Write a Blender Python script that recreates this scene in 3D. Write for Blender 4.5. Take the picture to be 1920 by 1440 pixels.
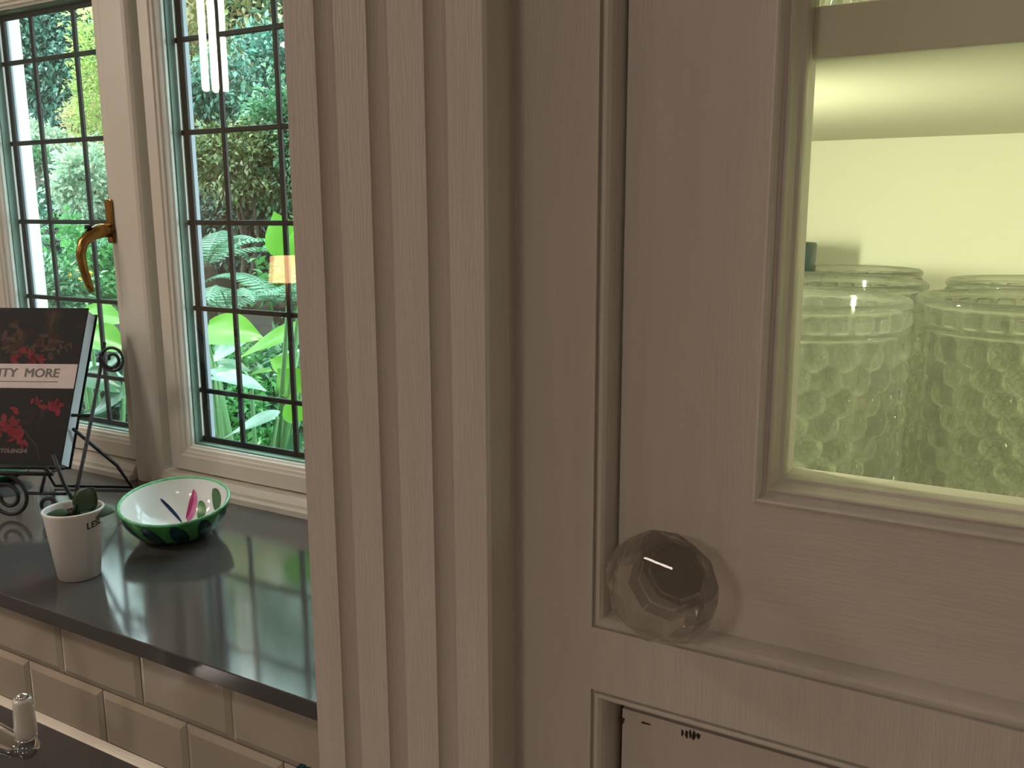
import bpy, bmesh, math, random
import numpy as np
from mathutils import Vector, Matrix

# ------------------------------------------------------------------ camera, world, light, exposure
SC = bpy.context.scene
COL = SC.collection
for _o in list(bpy.data.objects):
    bpy.data.objects.remove(_o)

FPX, YAW, PITCH, ROLL = 1700.0, math.radians(30.06), math.radians(10.93), math.radians(0.24)
_fw = Vector((-math.sin(YAW) * math.cos(PITCH), math.cos(YAW) * math.cos(PITCH), -math.sin(PITCH)))
_rt = Vector((math.cos(YAW), math.sin(YAW), 0))
_dn = _fw.cross(_rt)
_c, _s = math.cos(ROLL), math.sin(ROLL)
CR, CD = _c * _rt + _s * _dn, -_s * _rt + _c * _dn
cam_data = bpy.data.cameras.new('camera')
cam_data.sensor_width = 36.0
cam_data.lens = 36.0 * FPX / 1920.0
cam_data.clip_start = 0.01
cam = bpy.data.objects.new('camera', cam_data)
COL.objects.link(cam)
_m = Matrix((CR, -CD, -_fw)).transposed().to_4x4()
cam.matrix_world = _m
SC.camera = cam

world = bpy.data.worlds.new('sky')
SC.world = world
world.use_nodes = True
bg = world.node_tree.nodes['Background']
bg.inputs[0].default_value = (0.78, 0.92, 1.0, 1)      # even, overcast sky
bg.inputs[1].default_value = 6.4

sun_d = bpy.data.lights.new('sun', 'SUN')
sun_d.energy = 6.0
sun_d.angle = math.radians(12)
sun_d.color = (1.0, 0.95, 0.84)
sun = bpy.data.objects.new('sun', sun_d)
COL.objects.link(sun)
sun.rotation_euler = Vector((0.55, 0.25, -0.8)).to_track_quat('-Z', 'Y').to_euler()

vs = SC.view_settings
vs.view_transform = 'Standard'
vs.look = 'None'
vs.gamma = 1.0
vs.use_curve_mapping = False
vs.exposure = 0.0
SC.cycles.transparent_max_bounces = 24
SC.cycles.max_bounces = 10
SC.cycles.transmission_bounces = 9
SC.cycles.glossy_bounces = 6
SC.cycles.diffuse_bounces = 4
SC.cycles.sample_clamp_indirect = 4.0
SC.cycles.caustics_reflective = False
SC.cycles.caustics_refractive = True

FLOOR_Z, CEIL_Z, SILL_Z, TOP_Z = -1.58, 0.85, -0.48, -0.655
R_ = random.Random(7)


def at(px, py, Y):
    """World point on the sight line of a 1920x1440 pixel at depth Y (for placing things at their real distance)."""
    d = CR * ((px - 960) / FPX) + CD * ((py - 720) / FPX) + _fw
    return d * (Y / d.y)


# ------------------------------------------------------------------ helpers
OFF = {}


def tag(o, label=None, cat=None, group=None, kind=None):
    if label: o['label'] = label
    if cat: o['category'] = cat
    if group: o['group'] = group
    if kind: o['kind'] = kind
    return o


def thing(name, loc, label=None, cat=None, group=None, kind=None, rz=0.0):
    o = bpy.data.objects.new(name, None)
    o.empty_display_size = 0.05
    COL.objects.link(o)
    o.location = loc
    o.rotation_euler = (0, 0, rz)
    OFF[o.name] = Vector(loc)
    return tag(o, label, cat, group, kind)


def obj(name, V, F, mat, parent=None, smooth=False, local=False):
    """One mesh object. Vertices are world coordinates unless local (then in the parent's space)."""
    me = bpy.data.meshes.new(name)
    off = OFF.get(parent.name) if parent is not None else None
    if off is not None and not local:
        V = [(v[0] - off.x, v[1] - off.y, v[2] - off.z) for v in V]
    me.from_pydata([tuple(v) for v in V], [], F)
    me.update()
    if smooth:
        me.polygons.foreach_set('use_smooth', [True] * len(me.polygons))
    if mat is not None:
        me.materials.append(mat)
    o = bpy.data.objects.new(name, me)
    COL.objects.link(o)
    if parent is not None:
        o.parent = parent
        if parent.name in OFF: OFF[o.name] = OFF[parent.name]
    return o


def inst(name, me, parent, loc):
    o = bpy.data.objects.new(name, me)
    COL.objects.link(o)
    o.parent = parent
    off = OFF.get(parent.name, Vector((0, 0, 0))) if parent is not None else Vector((0, 0, 0))
    o.location = Vector(loc) - off
    return o


def bm_out(bm):
    bm.normal_update()
    bm.verts.index_update()
    V = [v.co.copy() for v in bm.verts]
    F = [[v.index for v in f.verts] for f in bm.faces]
    bm.free()
    return V, F


def box_vf(x0, x1, y0, y1, z0, z1, bev=0.0, seg=2):
    bm = bmesh.new()
    bmesh.ops.create_cube(bm, size=1)
    for v in bm.verts:
        v.co = Vector(((x0 + x1) / 2 + v.co.x * (x1 - x0), (y0 + y1) / 2 + v.co.y * (y1 - y0), (z0 + z1) / 2 + v.co.z * (z1 - z0)))
    if bev:
        bmesh.ops.bevel(bm, geom=list(bm.edges), offset=bev, segments=seg, affect='EDGES', profile=0.5)
    return bm_out(bm)


def box(name, x0, x1, y0, y1, z0, z1, mat, parent=None, bev=0.0, local=False):
    V, F = box_vf(x0, x1, y0, y1, z0, z1, bev)
    return obj(name, V, F, mat, parent, local=local)


def join(*parts):
    V, F = [], []
    for v, f in parts:
        n = len(V)
        V += list(v)
        F += [[i + n for i in q] for q in f]
    return V, F


def prism_z(pts, z0, z1):
    """Closed (x, y) outline extruded along z, capped."""
    n = len(pts)
    V = [(x, y, z0) for x, y in pts] + [(x, y, z1) for x, y in pts]
    F = [[i, (i + 1) % n, n + (i + 1) % n, n + i] for i in range(n)]
    F += [list(range(n))[::-1], list(range(n, 2 * n))]
    return V, F


def prism_x(pts, x0, x1):
    """Closed (y, z) outline extruded along x, capped."""
    n = len(pts)
    V = [(x0, y, z) for y, z in pts] + [(x1, y, z) for y, z in pts]
    F = [[i, (i + 1) % n, n + (i + 1) % n, n + i] for i in range(n)]
    F += [list(range(n))[::-1], list(range(n, 2 * n))]
    return V, F


def ring_vf(x0, x1, z0, z1, y, prof, close=False):
    """Mitred rectangular moulding: profile of (inset towards the opening, depth behind y)."""
    V, F = [], []
    for a, d in prof:
        V += [(x0 + a, y + d, z0 + a), (x1 - a, y + d, z0 + a), (x1 - a, y + d, z1 - a), (x0 + a, y + d, z1 - a)]
    n = len(prof)
    for i in range(n if close else n - 1):
        j = (i + 1) % n
        for k in range(4):
            l = (k + 1) % 4
            F.append([i * 4 + k, i * 4 + l, j * 4 + l, j * 4 + k])
    return V, F


def tube_vf(pts, r, seg=8, closed=False, rad=None):
    pts = [Vector(p) for p in pts]
    n = len(pts)
    V, F = [], []
    up = None
    for i, p in enumerate(pts):
        a = pts[(i - 1) % n] if (closed or i > 0) else p
        b = pts[(i + 1) % n] if (closed or i < n - 1) else p
        t = (b - a).normalized()
        if up is None:
            up = t.orthogonal().normalized()
        up = (up - t * up.dot(t))
        up = up.normalized() if up.length > 1e-6 else t.orthogonal().normalized()
        w = t.cross(up)
        rr = rad[i] if rad else r
        for k in range(seg):
            q = 2 * math.pi * k / seg
            V.append(p + up * (rr * math.cos(q)) + w * (rr * math.sin(q)))
    m = n if closed else n - 1
    for i in range(m):
        j = (i + 1) % n
        for k in range(seg):
            l = (k + 1) % seg
            F.append([i * seg + k, i * seg + l, j * seg + l, j * seg + k])
    if not closed:
        F.append(list(range(seg))[::-1])
        F.append(list(range((n - 1) * seg, n * seg)))
    return V, F


def lathe_vf(prof, seg=32, c=(0, 0, 0), cap=True):
    V, F = [], []
    for r, z in prof:
        for k in range(seg):
            q = 2 * math.pi * k / seg
            V.append((c[0] + r * math.cos(q), c[1] + r * math.sin(q), c[2] + z))
    for i in range(len(prof) - 1):
        for k in range(seg):
            l = (k + 1) % seg
            F.append([i * seg + k, i * seg + l, (i + 1) * seg + l, (i + 1) * seg + k])
    if cap:
        F.append(list(range(seg))[::-1])
        F.append(list(range((len(prof) - 1) * seg, len(prof) * seg)))
    return V, F


def text_vf(body, size, depth=0.0002, offset=0.0, align='LEFT'):
    cu = bpy.data.curves.new('lettering', 'FONT')
    cu.body = body
    cu.size = size
    cu.extrude = depth
    cu.offset = offset
    cu.align_x = align
    cu.resolution_u = 3
    o = bpy.data.objects.new('lettering', cu)
    COL.objects.link(o)
    dg = bpy.context.evaluated_depsgraph_get()
    me = bpy.data.meshes.new_from_object(o.evaluated_get(dg))
    V = [v.co.copy() for v in me.vertices]
    F = [list(p.vertices) for p in me.polygons]
    bpy.data.objects.remove(o)
    bpy.data.curves.remove(cu)
    bpy.data.meshes.remove(me)
    return V, F


# ------------------------------------------------------------------ materials
MATS = {}


def nt(name):
    m = bpy.data.materials.new(name)
    m.use_nodes = True
    t = m.node_tree
    b = t.nodes['Principled BSDF']
    return m, t, b


def mat(name, col, rough=0.5, metal=0.0, var=0.0, vscale=20.0, bump=0.0, bscale=80.0, stretch=None, spec=None, coat=0.0):
    m, t, b = nt(name)
    b.inputs['Roughness'].default_value = rough
    b.inputs['Metallic'].default_value = metal
    b.inputs['Base Color'].default_value = (*col, 1)
    if spec is not None: b.inputs['Specular IOR Level'].default_value = spec
    if coat: b.inputs['Coat Weight'].default_value = coat
    if var or bump:
        tc = t.nodes.new('ShaderNodeTexCoord')
        mp = t.nodes.new('ShaderNodeMapping')
        if stretch: mp.inputs['Scale'].default_value = stretch
        t.links.new(tc.outputs['Object'], mp.inputs[0])
        if var:
            nz = t.nodes.new('ShaderNodeTexNoise')
            nz.inputs['Scale'].default_value = vscale
            nz.inputs['Detail'].default_value = 4
            t.links.new(mp.outputs[0], nz.inputs['Vector'])
            rp = t.nodes.new('ShaderNodeValToRGB')
            rp.color_ramp.elements[0].position = 0.3
            rp.color_ramp.elements[1].position = 0.7
            rp.color_ramp.elements[0].color = (*[c * (1 - var) for c in col], 1)
            rp.color_ramp.elements[1].color = (*[min(1, c * (1 + var)) for c in col], 1)
            t.links.new(nz.outputs['Fac'], rp.inputs[0])
            t.links.new(rp.outputs[0], b.inputs['Base Color'])
        if bump:
            n2 = t.nodes.new('ShaderNodeTexNoise')
            n2.inputs['Scale'].default_value = bscale
            n2.inputs['Detail'].default_value = 3
            t.links.new(mp.outputs[0], n2.inputs['Vector'])
            bp = t.nodes.new('ShaderNodeBump')
            bp.inputs['Strength'].default_value = bump
            bp.inputs['Distance'].default_value = 0.001
            t.links.new(n2.outputs['Fac'], bp.inputs['Height'])
            t.links.new(bp.outputs[0], b.inputs['Normal'])
    MATS[name] = m
    return m


def mat_pane(name, tint=(1, 1, 1), ior=1.45):
    """Flat window glass: clear transmission with a Fresnel mirror on top."""
    m = bpy.data.materials.new(name)
    m.use_nodes = True
    t = m.node_tree
    t.nodes.clear()
    out = t.nodes.new('ShaderNodeOutputMaterial')
    mx = t.nodes.new('ShaderNodeMixShader')
    tr = t.nodes.new('ShaderNodeBsdfTransparent')
    gl = t.nodes.new('ShaderNodeBsdfGlossy')
    fr = t.nodes.new('ShaderNodeFresnel')
    # same reflectance on both faces of the sheet (the Fresnel node inverts the index on back faces)
    ge = t.nodes.new('ShaderNodeNewGeometry')
    mr = t.nodes.new('ShaderNodeMapRange')
    mr.inputs['To Min'].default_value = ior
    mr.inputs['To Max'].default_value = 1.0 / ior
    t.links.new(ge.outputs['Backfacing'], mr.inputs['Value'])
    t.links.new(mr.outputs[0], fr.inputs[0])
    tr.inputs[0].default_value = (*tint, 1)
    gl.inputs['Roughness'].default_value = 0.0
    t.links.new(fr.outputs[0], mx.inputs[0])
    t.links.new(tr.outputs[0], mx.inputs[1])
    t.links.new(gl.outputs[0], mx.inputs[2])
    t.links.new(mx.outputs[0], out.inputs[0])
    return m


def mat_glass(name, col, rough, clear, haze=0.0):
    """Moulded glass: refracting glass with a share of straight-through light so it does not cast black shadows."""
    m = bpy.data.materials.new(name)
    m.use_nodes = True
    t = m.node_tree
    t.nodes.clear()
    out = t.nodes.new('ShaderNodeOutputMaterial')
    mx = t.nodes.new('ShaderNodeMixShader')
    mx.inputs[0].default_value = clear
    tr = t.nodes.new('ShaderNodeBsdfTransparent')
    tr.inputs[0].default_value = (*col, 1)
    gl = t.nodes.new('ShaderNodeBsdfGlass')
    gl.inputs['Color'].default_value = (*col, 1)
    gl.inputs['Roughness'].default_value = rough
    gl.inputs['IOR'].default_value = 1.47
    t.links.new(gl.outputs[0], mx.inputs[1])
    t.links.new(tr.outputs[0], mx.inputs[2])
    last = mx
    if haze:
        df = t.nodes.new('ShaderNodeBsdfDiffuse')
        df.inputs[0].default_value = (.85, .87, .82, 1)
        tl = t.nodes.new('ShaderNodeBsdfTranslucent')
        tl.inputs[0].default_value = (.85, .87, .82, 1)
        m1 = t.nodes.new('ShaderNodeMixShader')
        t.links.new(df.outputs[0], m1.inputs[1])
        t.links.new(tl.outputs[0], m1.inputs[2])
        m2 = t.nodes.new('ShaderNodeMixShader')
        m2.inputs[0].default_value = haze
        t.links.new(mx.outputs[0], m2.inputs[1])
        t.links.new(m1.outputs[0], m2.inputs[2])
        last = m2
    t.links.new(last.outputs[0], out.inputs[0])
    return m


def mat_emit(name, col, strength):
    m, t, b = nt(name)
    b.inputs['Base Color'].default_value = (*col, 1)
    b.inputs['Emission Color'].default_value = (*col, 1)
    b.inputs['Emission Strength'].default_value = strength
    return m


def mat_leaf(name, cols, rough=0.45, trans=0.35, spec=0.5, k=0.72):
    """Leaf material: colour varies leaf by leaf, some light passes through."""
    m, t, b = nt(name)
    geo = t.nodes.new('ShaderNodeNewGeometry')
    rp = t.nodes.new('ShaderNodeValToRGB')
    el = rp.color_ramp.elements
    while len(el) < len(cols): el.new(0.5)
    for i, c in enumerate(cols):
        el[i].position = i / max(1, len(cols) - 1)
        el[i].color = (*[q * k for q in c], 1)
    t.links.new(geo.outputs['Random Per Island'], rp.inputs[0])
    t.links.new(rp.outputs[0], b.inputs['Base Color'])
    b.inputs['Roughness'].default_value = rough
    b.inputs['Specular IOR Level'].default_value = spec
    tl = t.nodes.new('ShaderNodeBsdfTranslucent')
    t.links.new(rp.outputs[0], tl.inputs[0])
    mx = t.nodes.new('ShaderNodeMixShader')
    mx.inputs[0].default_value = trans
    t.links.new(b.outputs[0], mx.inputs[1])
    t.links.new(tl.outputs[0], mx.inputs[2])
    t.links.new(mx.outputs[0], t.nodes['Material Output'].inputs[0])
    return m


PAINT = mat('painted_wood', (0.65, 0.605, 0.555), 0.42, var=0.035, vscale=30, bump=0.25, bscale=160, stretch=(6, 6, 0.5))
PAINT_H = mat('painted_wood_rail', (0.65, 0.605, 0.555), 0.42, var=0.035, vscale=30, bump=0.25, bscale=160, stretch=(0.5, 6, 6))
INNER = mat('cabinet_interior_paint', (0.85, 0.84, 0.72), 0.6)
FRAMEW = mat('window_paint', (0.78, 0.73, 0.64), 0.35, bump=0.1, bscale=60)
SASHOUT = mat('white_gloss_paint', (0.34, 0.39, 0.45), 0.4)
WALLP = mat('wall_paint', (0.74, 0.69, 0.60), 0.8, bump=0.1, bscale=120)
CEILP = mat('ceiling_paint', (0.82, 0.80, 0.76), 0.9)
FLOORM = mat('floor_stone', (0.30, 0.24, 0.18), 0.4, var=0.2, vscale=6)
LEAD = mat('lead_came', (0.012, 0.012, 0.012), 0.45, spec=0.3)
SPACER = mat('glazing_spacer', (0.20, 0.33, 0.26), 0.5)  # green reflection of the garden is put into the base colour
PANE = mat_pane('window_glass', (0.96, 0.995, 0.975))
PANEC = mat_pane('cabinet_glass', (0.99, 0.995, 0.97), 1.3)
JARG = mat_glass('moulded_glass', (0.985, 0.995, 0.975), 0.078, 0.32, 0.05)
KNOBG = mat_glass('knob_glass', (0.97, 0.965, 0.95), 0.0, 0.38)
BRASS = mat('aged_brass', (0.34, 0.20, 0.06), 0.25, metal=1.0, var=0.25, vscale=60)
CHROME = mat('chrome', (0.85, 0.86, 0.88), 0.06, metal=1.0)
PORC = mat('porcelain', (0.80, 0.77, 0.70), 0.12, coat=0.5)
IRON = mat('black_iron', (0.02, 0.021, 0.023), 0.5)
TILE = mat('glazed_tile', (0.48, 0.42, 0.34), 0.16, var=0.04, vscale=9, coat=0.3)
GROUT = mat('grout', (0.55, 0.48, 0.40), 0.9)
SEAL = mat('white_sealant', (0.85, 0.78, 0.66), 0.35)
WHITEPOT = mat('white_glazed_pot', (0.90, 0.89, 0.86), 0.3)
SOIL = mat('soil', (0.035, 0.022, 0.012), 0.95, var=0.6, vscale=200, bump=1.0, bscale=300)
INK = mat('black_ink', (0.02, 0.02, 0.02), 0.6)
STEEL_D = mat('dark_lamp_base', (0.12, 0.09, 0.06), 0.4)

m, t, b = nt('grey_quartz')
b.inputs['Base Color'].default_value = (0.105, 0.10, 0.092, 1)
b.inputs['Roughness'].default_value = 0.13
b.inputs['Specular IOR Level'].default_value = 0.55
tc = t.nodes.new('ShaderNodeTexCoord')
nz = t.nodes.new('ShaderNodeTexNoise')
nz.inputs['Scale'].default_value = 260
nz.inputs['Detail'].default_value = 2
rp = t.nodes.new('ShaderNodeValToRGB')
rp.color_ramp.elements[0].position = 0.35
rp.color_ramp.elements[0].color = (0.086, 0.085, 0.084, 1)
rp.color_ramp.elements[1].position = 0.75
rp.color_ramp.elements[1].color = (0.092, 0.091, 0.090, 1)
t.links.new(tc.outputs['Object'], nz.inputs['Vector'])
t.links.new(nz.outputs['Fac'], rp.inputs[0])
t.links.new(rp.outputs[0], b.inputs['Base Color'])
n2 = t.nodes.new('ShaderNodeTexNoise')
n2.inputs['Scale'].default_value = 14
r2 = t.nodes.new('ShaderNodeMapRange')
r2.inputs['To Min'].default_value = 0.06
r2.inputs['To Max'].default_value = 0.11
t.links.new(tc.outputs['Object'], n2.inputs['Vector'])
t.links.new(n2.outputs['Fac'], r2.inputs['Value'])
t.links.new(r2.outputs[0], b.inputs['Roughness'])
QUARTZ = m

# ------------------------------------------------------------------ room shell
XL, XR, YB = -5.3, 2.6, -3.6
BAYL, CABL, CABR = -1.98, -0.2658, 0.394
S = 'structure'
tag(box('floor', XL - .1, XR + .1, YB - .1, 1.25, FLOOR_Z - .1, FLOOR_Z, FLOORM), kind=S)
tag(box('ceiling', XL - .1, XR + .1, YB - .1, 1.25, CEIL_Z, CEIL_Z + .1, CEILP), kind=S)
tag(box('wall_left', XL - .1, XL, YB - .1, 1.25, FLOOR_Z, CEIL_Z, WALLP), kind=S)
tag(box('wall_right', XR, XR + .1, YB - .1, 1.25, FLOOR_Z, CEIL_Z, WALLP), kind=S)
tag(box('wall_behind', XL, XR, YB - .1, YB, FLOOR_Z, CEIL_Z, WALLP), kind=S)
tag(box('wall_back_left', XL, BAYL, 0.64, 1.25, FLOOR_Z, CEIL_Z, WALLP), kind=S)
tag(box('wall_back_right', CABL, XR, 0.74, 1.25, FLOOR_Z, CEIL_Z, WALLP), kind=S)
WX0, WX1 = -1.86, -0.86          # window frame, outer edges
WZ0, WZ1 = -0.48, 0.47
V1 = box_vf(BAYL, WX0, 1.04, 1.20, SILL_Z - .02, CEIL_Z)
V2 = box_vf(WX1, CABL, 1.04, 1.20, SILL_Z - .02, CEIL_Z)
V3 = box_vf(WX0, WX1, 1.04, 1.20, WZ1, CEIL_Z)
tag(obj('wall_back', *join(V1, V2, V3), WALLP), kind=S)
# splashback: masonry core under the sill, tiles one by one in front of it
sb = tag(box('wall_back_lower', BAYL, CABL, 0.6395, 1.20, FLOOR_Z, SILL_Z - .02, GROUT), kind=S)
OFF[sb.name] = Vector((0, 0, 0))
TW, TH, TD = 0.1485, 0.0735, 0.0095


def tile_mesh(w, h):
    e, d = 0.008, 0.0028
    o = [(-w / 2, -h / 2), (w / 2, -h / 2), (w / 2, h / 2), (-w / 2, h / 2)]
    i = [(-w / 2 + e, -h / 2 + e), (w / 2 - e, -h / 2 + e), (w / 2 - e, h / 2 - e), (-w / 2 + e, h / 2 - e)]
    V = [(x, TD, z) for x, z in o] + [(x, d, z) for x, z in o] + [(x, 0, z) for x, z in i]
    F = []
    for k in range(4):
        l = (k + 1) % 4
        F += [[k, l, 4 + l, 4 + k], [4 + k, 4 + l, 8 + l, 8 + k]]
    F += [[8, 9, 10, 11], [3, 2, 1, 0]]
    me = bpy.data.meshes.new('tile')
    me.from_pydata(V, [], F)
    me.materials.append(TILE)
    bm = bmesh.new(); bm.from_mesh(me); bmesh.ops.recalc_face_normals(bm, faces=bm.faces); bm.to_mesh(me); bm.free()
    return me


TM = {}
for row, (zc, ph) in enumerate([(-0.6155, -0.7997), (-0.5395, -0.7236)]):
    k0 = math.floor((BAYL - ph) / 0.15)
    for k in range(k0, 6):
        xa, xb = ph + k * 0.15 + .00075, ph + (k + 1) * 0.15 - .00075
        xa, xb = max(xa, BAYL + .001), min(xb, CABL - .002)
        if xb - xa < 0.02: continue
        w = round(xb - xa, 4)
        if w not in TM: TM[w] = tile_mesh(w, TH)
        inst('tile', TM[w], sb, ((xa + xb) / 2, 0.630 + R_.uniform(-.0003, .0003), zc))
# sealant fillet between tiles and worktop
fp = [(0.6302, TOP_Z + 0.008), (0.6302, TOP_Z + .0003), (0.6225, TOP_Z + .0003), (0.6250, TOP_Z + 0.0022), (0.628, TOP_Z + 0.0050)]
tag(obj('trim_2', *prism_x(fp, BAYL + .002, CABL - .003), SEAL), 'white sealant fillet where the tiles meet the worktop', kind=S)

# ------------------------------------------------------------------ window
GZ0, GZ1 = -0.4055, 0.3610
SASHES = [(-1.742, -1.430), (-1.2626, -0.9396)]        # glass openings
fr = thing('trim_1', (-1.35, 1.05, WZ0), kind=S)
tag(fr, 'cream painted window frame with a stepped mullion between two casements')


def mould_profile(xa, xb, y0, y1, st=0.006):
    return [(xa, y1), (xa, y0 + st), (xa + .004, y0 + .002), (xa + .010, y0), (xb - .010, y0), (xb - .004, y0 + .002), (xb, y0 + st), (xb, y1)]


FZ0, FZ1 = -0.4515, 0.4065
MX = [(WX0, -1.787), (-1.388, -1.3153), (-0.8946, WX1)]
obj('jamb', *prism_z(mould_profile(*MX[0], 1.030, 1.14), WZ0, WZ1), FRAMEW, fr)
obj('mullion', *prism_z(mould_profile(*MX[1], 1.030, 1.14), WZ0, WZ1), FRAMEW, fr)
obj('jamb', *prism_z(mould_profile(*MX[2], 1.030, 1.14), WZ0, WZ1), FRAMEW, fr)
for i, (a, bq) in enumerate([(MX[0][1], MX[1][0]), (MX[1][1], MX[2][0])]):
    rp_ = [(1.14, WZ0), (1.018, WZ0), (1.018, WZ0 + .009), (1.021, WZ0 + .011), (1.0255, WZ0 + .0115), (1.0255, WZ0 + .0165), (1.029, WZ0 + .019), (1.033, FZ0 - .002), (1.14, FZ0)]
    obj('bottom_rail', *prism_x(rp_, a, bq), FRAMEW, fr)
    obj('head_rail', *box_vf(a, bq, 1.030, 1.14, FZ1, WZ1, .003), FRAMEW, fr)

COLS = [0.0, 0.0858, 0.2088, 0.2966]
ROWS = [-0.4030, -0.3111, -0.1665, -0.0205, 0.1270, 0.2735, 0.3545]
for wi, (gx0, gx1) in enumerate(SASHES):
    w = thing('window_%d' % (wi + 1), ((gx0 + gx1) / 2, 1.05, FZ0), kind=S)
    tag(w, ['leaded casement window with a brass handle, behind the book stand', 'leaded casement window behind the green bowl, its edge hidden by the fluted pilaster'][wi])
    sx0, sx1 = gx0 - .0427, gx1 + .0427
    sz0, sz1 = FZ0 + .002, FZ1 - .002
    # sash: front face, stepped glazing bead, reveal, back
    a0, a1 = 0.0427 - 0.0, 0.0427
    sw = gx0 - sx0
    # side stiles and rails have different widths, so build the ring from two rectangles per step
    def rect(ins, y):
        return [(gx0 - ins * sw, y, GZ0 - ins * (GZ0 - sz0)), (gx1 + ins * sw, y, GZ0 - ins * (GZ0 - sz0)), (gx1 + ins * sw, y, GZ1 + ins * (sz1 - GZ1)), (gx0 - ins * sw, y, GZ1 + ins * (sz1 - GZ1))]
    steps = [(1, (1.0985, 1.106)[wi]), (1, 1.047), (.96, 1.045), (.40, 1.045), (.34, 1.0475), (.24, 1.0482), (.20, 1.0515), (.10, 1.0525), (.06, 1.0560), (0, 1.058), (0, (1.0985, 1.106)[wi])]
    V, F = [], []
    for ins, y in steps: V += rect(ins, y)
    n = len(steps)
    for i in range(n):
        j = (i + 1) % n
        for k in range(4):
            F.append([i * 4 + k, i * 4 + (k + 1) % 4, j * 4 + (k + 1) % 4, j * 4 + k])
    obj('sash', V, F, FRAMEW if wi < 9 else SASHOUT, w)
    rv = (1.099, 1.1065)[wi]
    # white outer reveal
    obj('outer_reveal', *join(box_vf(gx0 + .0002, gx0 + .0035, 1.0862, rv, GZ0 + .0002, GZ1 - .0002), box_vf(gx1 - .0035, gx1 - .0002, 1.0862, rv, GZ0 + .0002, GZ1 - .0002),
                              box_vf(gx0 + .0036, gx1 - .0036, 1.0862, rv, GZ0 + .0002, GZ0 + .0035), box_vf(gx0 + .0036, gx1 - .0036, 1.0862, rv, GZ1 - .0035, GZ1 - .0002)), SASHOUT, w)
    sp = .0022
    obj('spacer', *join(box_vf(gx0 + .0002, gx0 + sp, 1.0645, 1.0795, GZ0 + sp, GZ1 - sp), box_vf(gx1 - sp, gx1 - .0002, 1.0645, 1.0795, GZ0 + sp, GZ1 - sp),
                        box_vf(gx0 + .0002, gx1 - .0002, 1.0645, 1.0795, GZ0 + .0002, GZ0 + sp), box_vf(gx0 + .0002, gx1 - .0002, 1.0645, 1.0795, GZ1 - sp, GZ1 - .0002)), SPACER, w)
    box('inner_pane', gx0 + .0003, gx1 - .0003, 1.060, 1.064, GZ0 + .0003, GZ1 - .0003, PANE, w)
    # lead cames, outer leaf
    lx = [gx0 + 0.0133 + c for c in COLS]
    lx[-1] = min(lx[-1], gx1 - .012)
    for k, x in enumerate(lx):
        e = .006 if k in (0, len(lx) - 1) else .0042
        box('lead_came', x - e, x + e, 1.0797, 1.0858, GZ0 + .0004, GZ1 - .0004, LEAD, w, bev=.0012)
    for k, z in enumerate(ROWS):
        e = .0055 if k in (0, len(ROWS) - 1) else .0042
        zz = max(z, GZ0 + .006) if k == 0 else min(z, GZ1 - .006)
        box('lead_came', gx0 + .0004, gx1 - .0004, 1.0801, 1.0854, zz - e, zz + e, LEAD, w, bev=.0012)
    xs = [gx0 + .0005] + lx + [gx1 - .0005]
    zs = [max(ROWS[0], GZ0 + .006)] + ROWS[1:-1] + [min(ROWS[-1], GZ1 - .006)]
    for i in range(1, len(xs) - 2):
        for j in range(len(zs) - 1):
            box('pane', xs[i] + .002, xs[i + 1] - .002, 1.0813, 1.0842, zs[j] + .002, zs[j + 1] - .002, PANE, w)
    if wi == 0:
        # brass casement handle on the right-hand stile
        hx, hz = -1.4135, -0.014
        h = obj('handle', *join(box_vf(hx - .009, hx + .009, 1.0395, 1.045, hz - .042, hz + .034, .003)), BRASS, w)
        arm = [(hx, 1.040, hz - .020), (hx, 1.022, hz - .020), (hx - .002, 1.003, hz - .027), (hx - .006, .990, hz - .040), (hx - .006, .984, hz - .060), (hx - .004, .986, hz - .085), (hx, .990, hz - .110), (hx + .004, .992, hz - .124)]
        obj('lever', *tube_vf(arm, .008, 12, rad=[.012, .0125, .0105, .0092, .0080, .0072, .0066, .005]), BRASS, h, smooth=True)
        obj('lock_button', *lathe_vf([(.0006, -.003), (.006, -.003), (.006, .002), (.004, .004), (.0006, .0045)], 16, (hx - .002, 1.000, hz - .014)), INK, h, smooth=True)

# ------------------------------------------------------------------ window sill, worktop
sill = box('window_sill', BAYL + .002, CABL - .001, 0.614, 1.0395, SILL_Z - .02, SILL_Z, QUARTZ, bev=.0012)
tag(sill, 'deep polished grey quartz window sill under the leaded windows', 'window sill', kind=None)
wt = box('worktop', BAYL + .002, CABL - .002, 0.03, 0.6293, TOP_Z - .03, TOP_Z, QUARTZ, bev=.0015)
tag(wt, 'dark quartz worktop below the cream tiled splashback', 'worktop')
for i in range(2):
    xa = BAYL + .003 + i * 0.8545
    c = thing('base_cabinet', (xa + .427, .33, FLOOR_Z), ['painted base cabinet under the worktop, at the tap end', 'painted base cabinet under the worktop, beside the fluted dresser'][i], 'cabinet', 'base cabinets')
    box('body', xa, xa + .853, 0.07, 0.629, FLOOR_Z + .1, TOP_Z - .0305, PAINT, c)
    box('plinth', xa, xa + .853, 0.12, 0.60, FLOOR_Z, FLOOR_Z + .0995, PAINT, c)
    for k in range(2):
        d = box('door', xa + .004 + k * .4255, xa + .4235 + k * .4255, 0.049, 0.0698, FLOOR_Z + .105, TOP_Z - .035, PAINT, c, bev=.002)
        kx = xa + .40 + k * .05
        obj('knob', *lathe_vf([(.006, 0), (.006, .01), (.016, .016), (.016, .024), (.01, .03)], 16, (kx, 0, 0)), CHROME, d)
        kb = bpy.data.objects[d.children[0].name] if d.children else None
        if kb:
            for v in kb.data.vertices:
                x, y, z = v.co + OFF[c.name]
                v.co = Vector((x, 0.0488 - z, TOP_Z - .12 + y)) - OFF[c.name]

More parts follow.
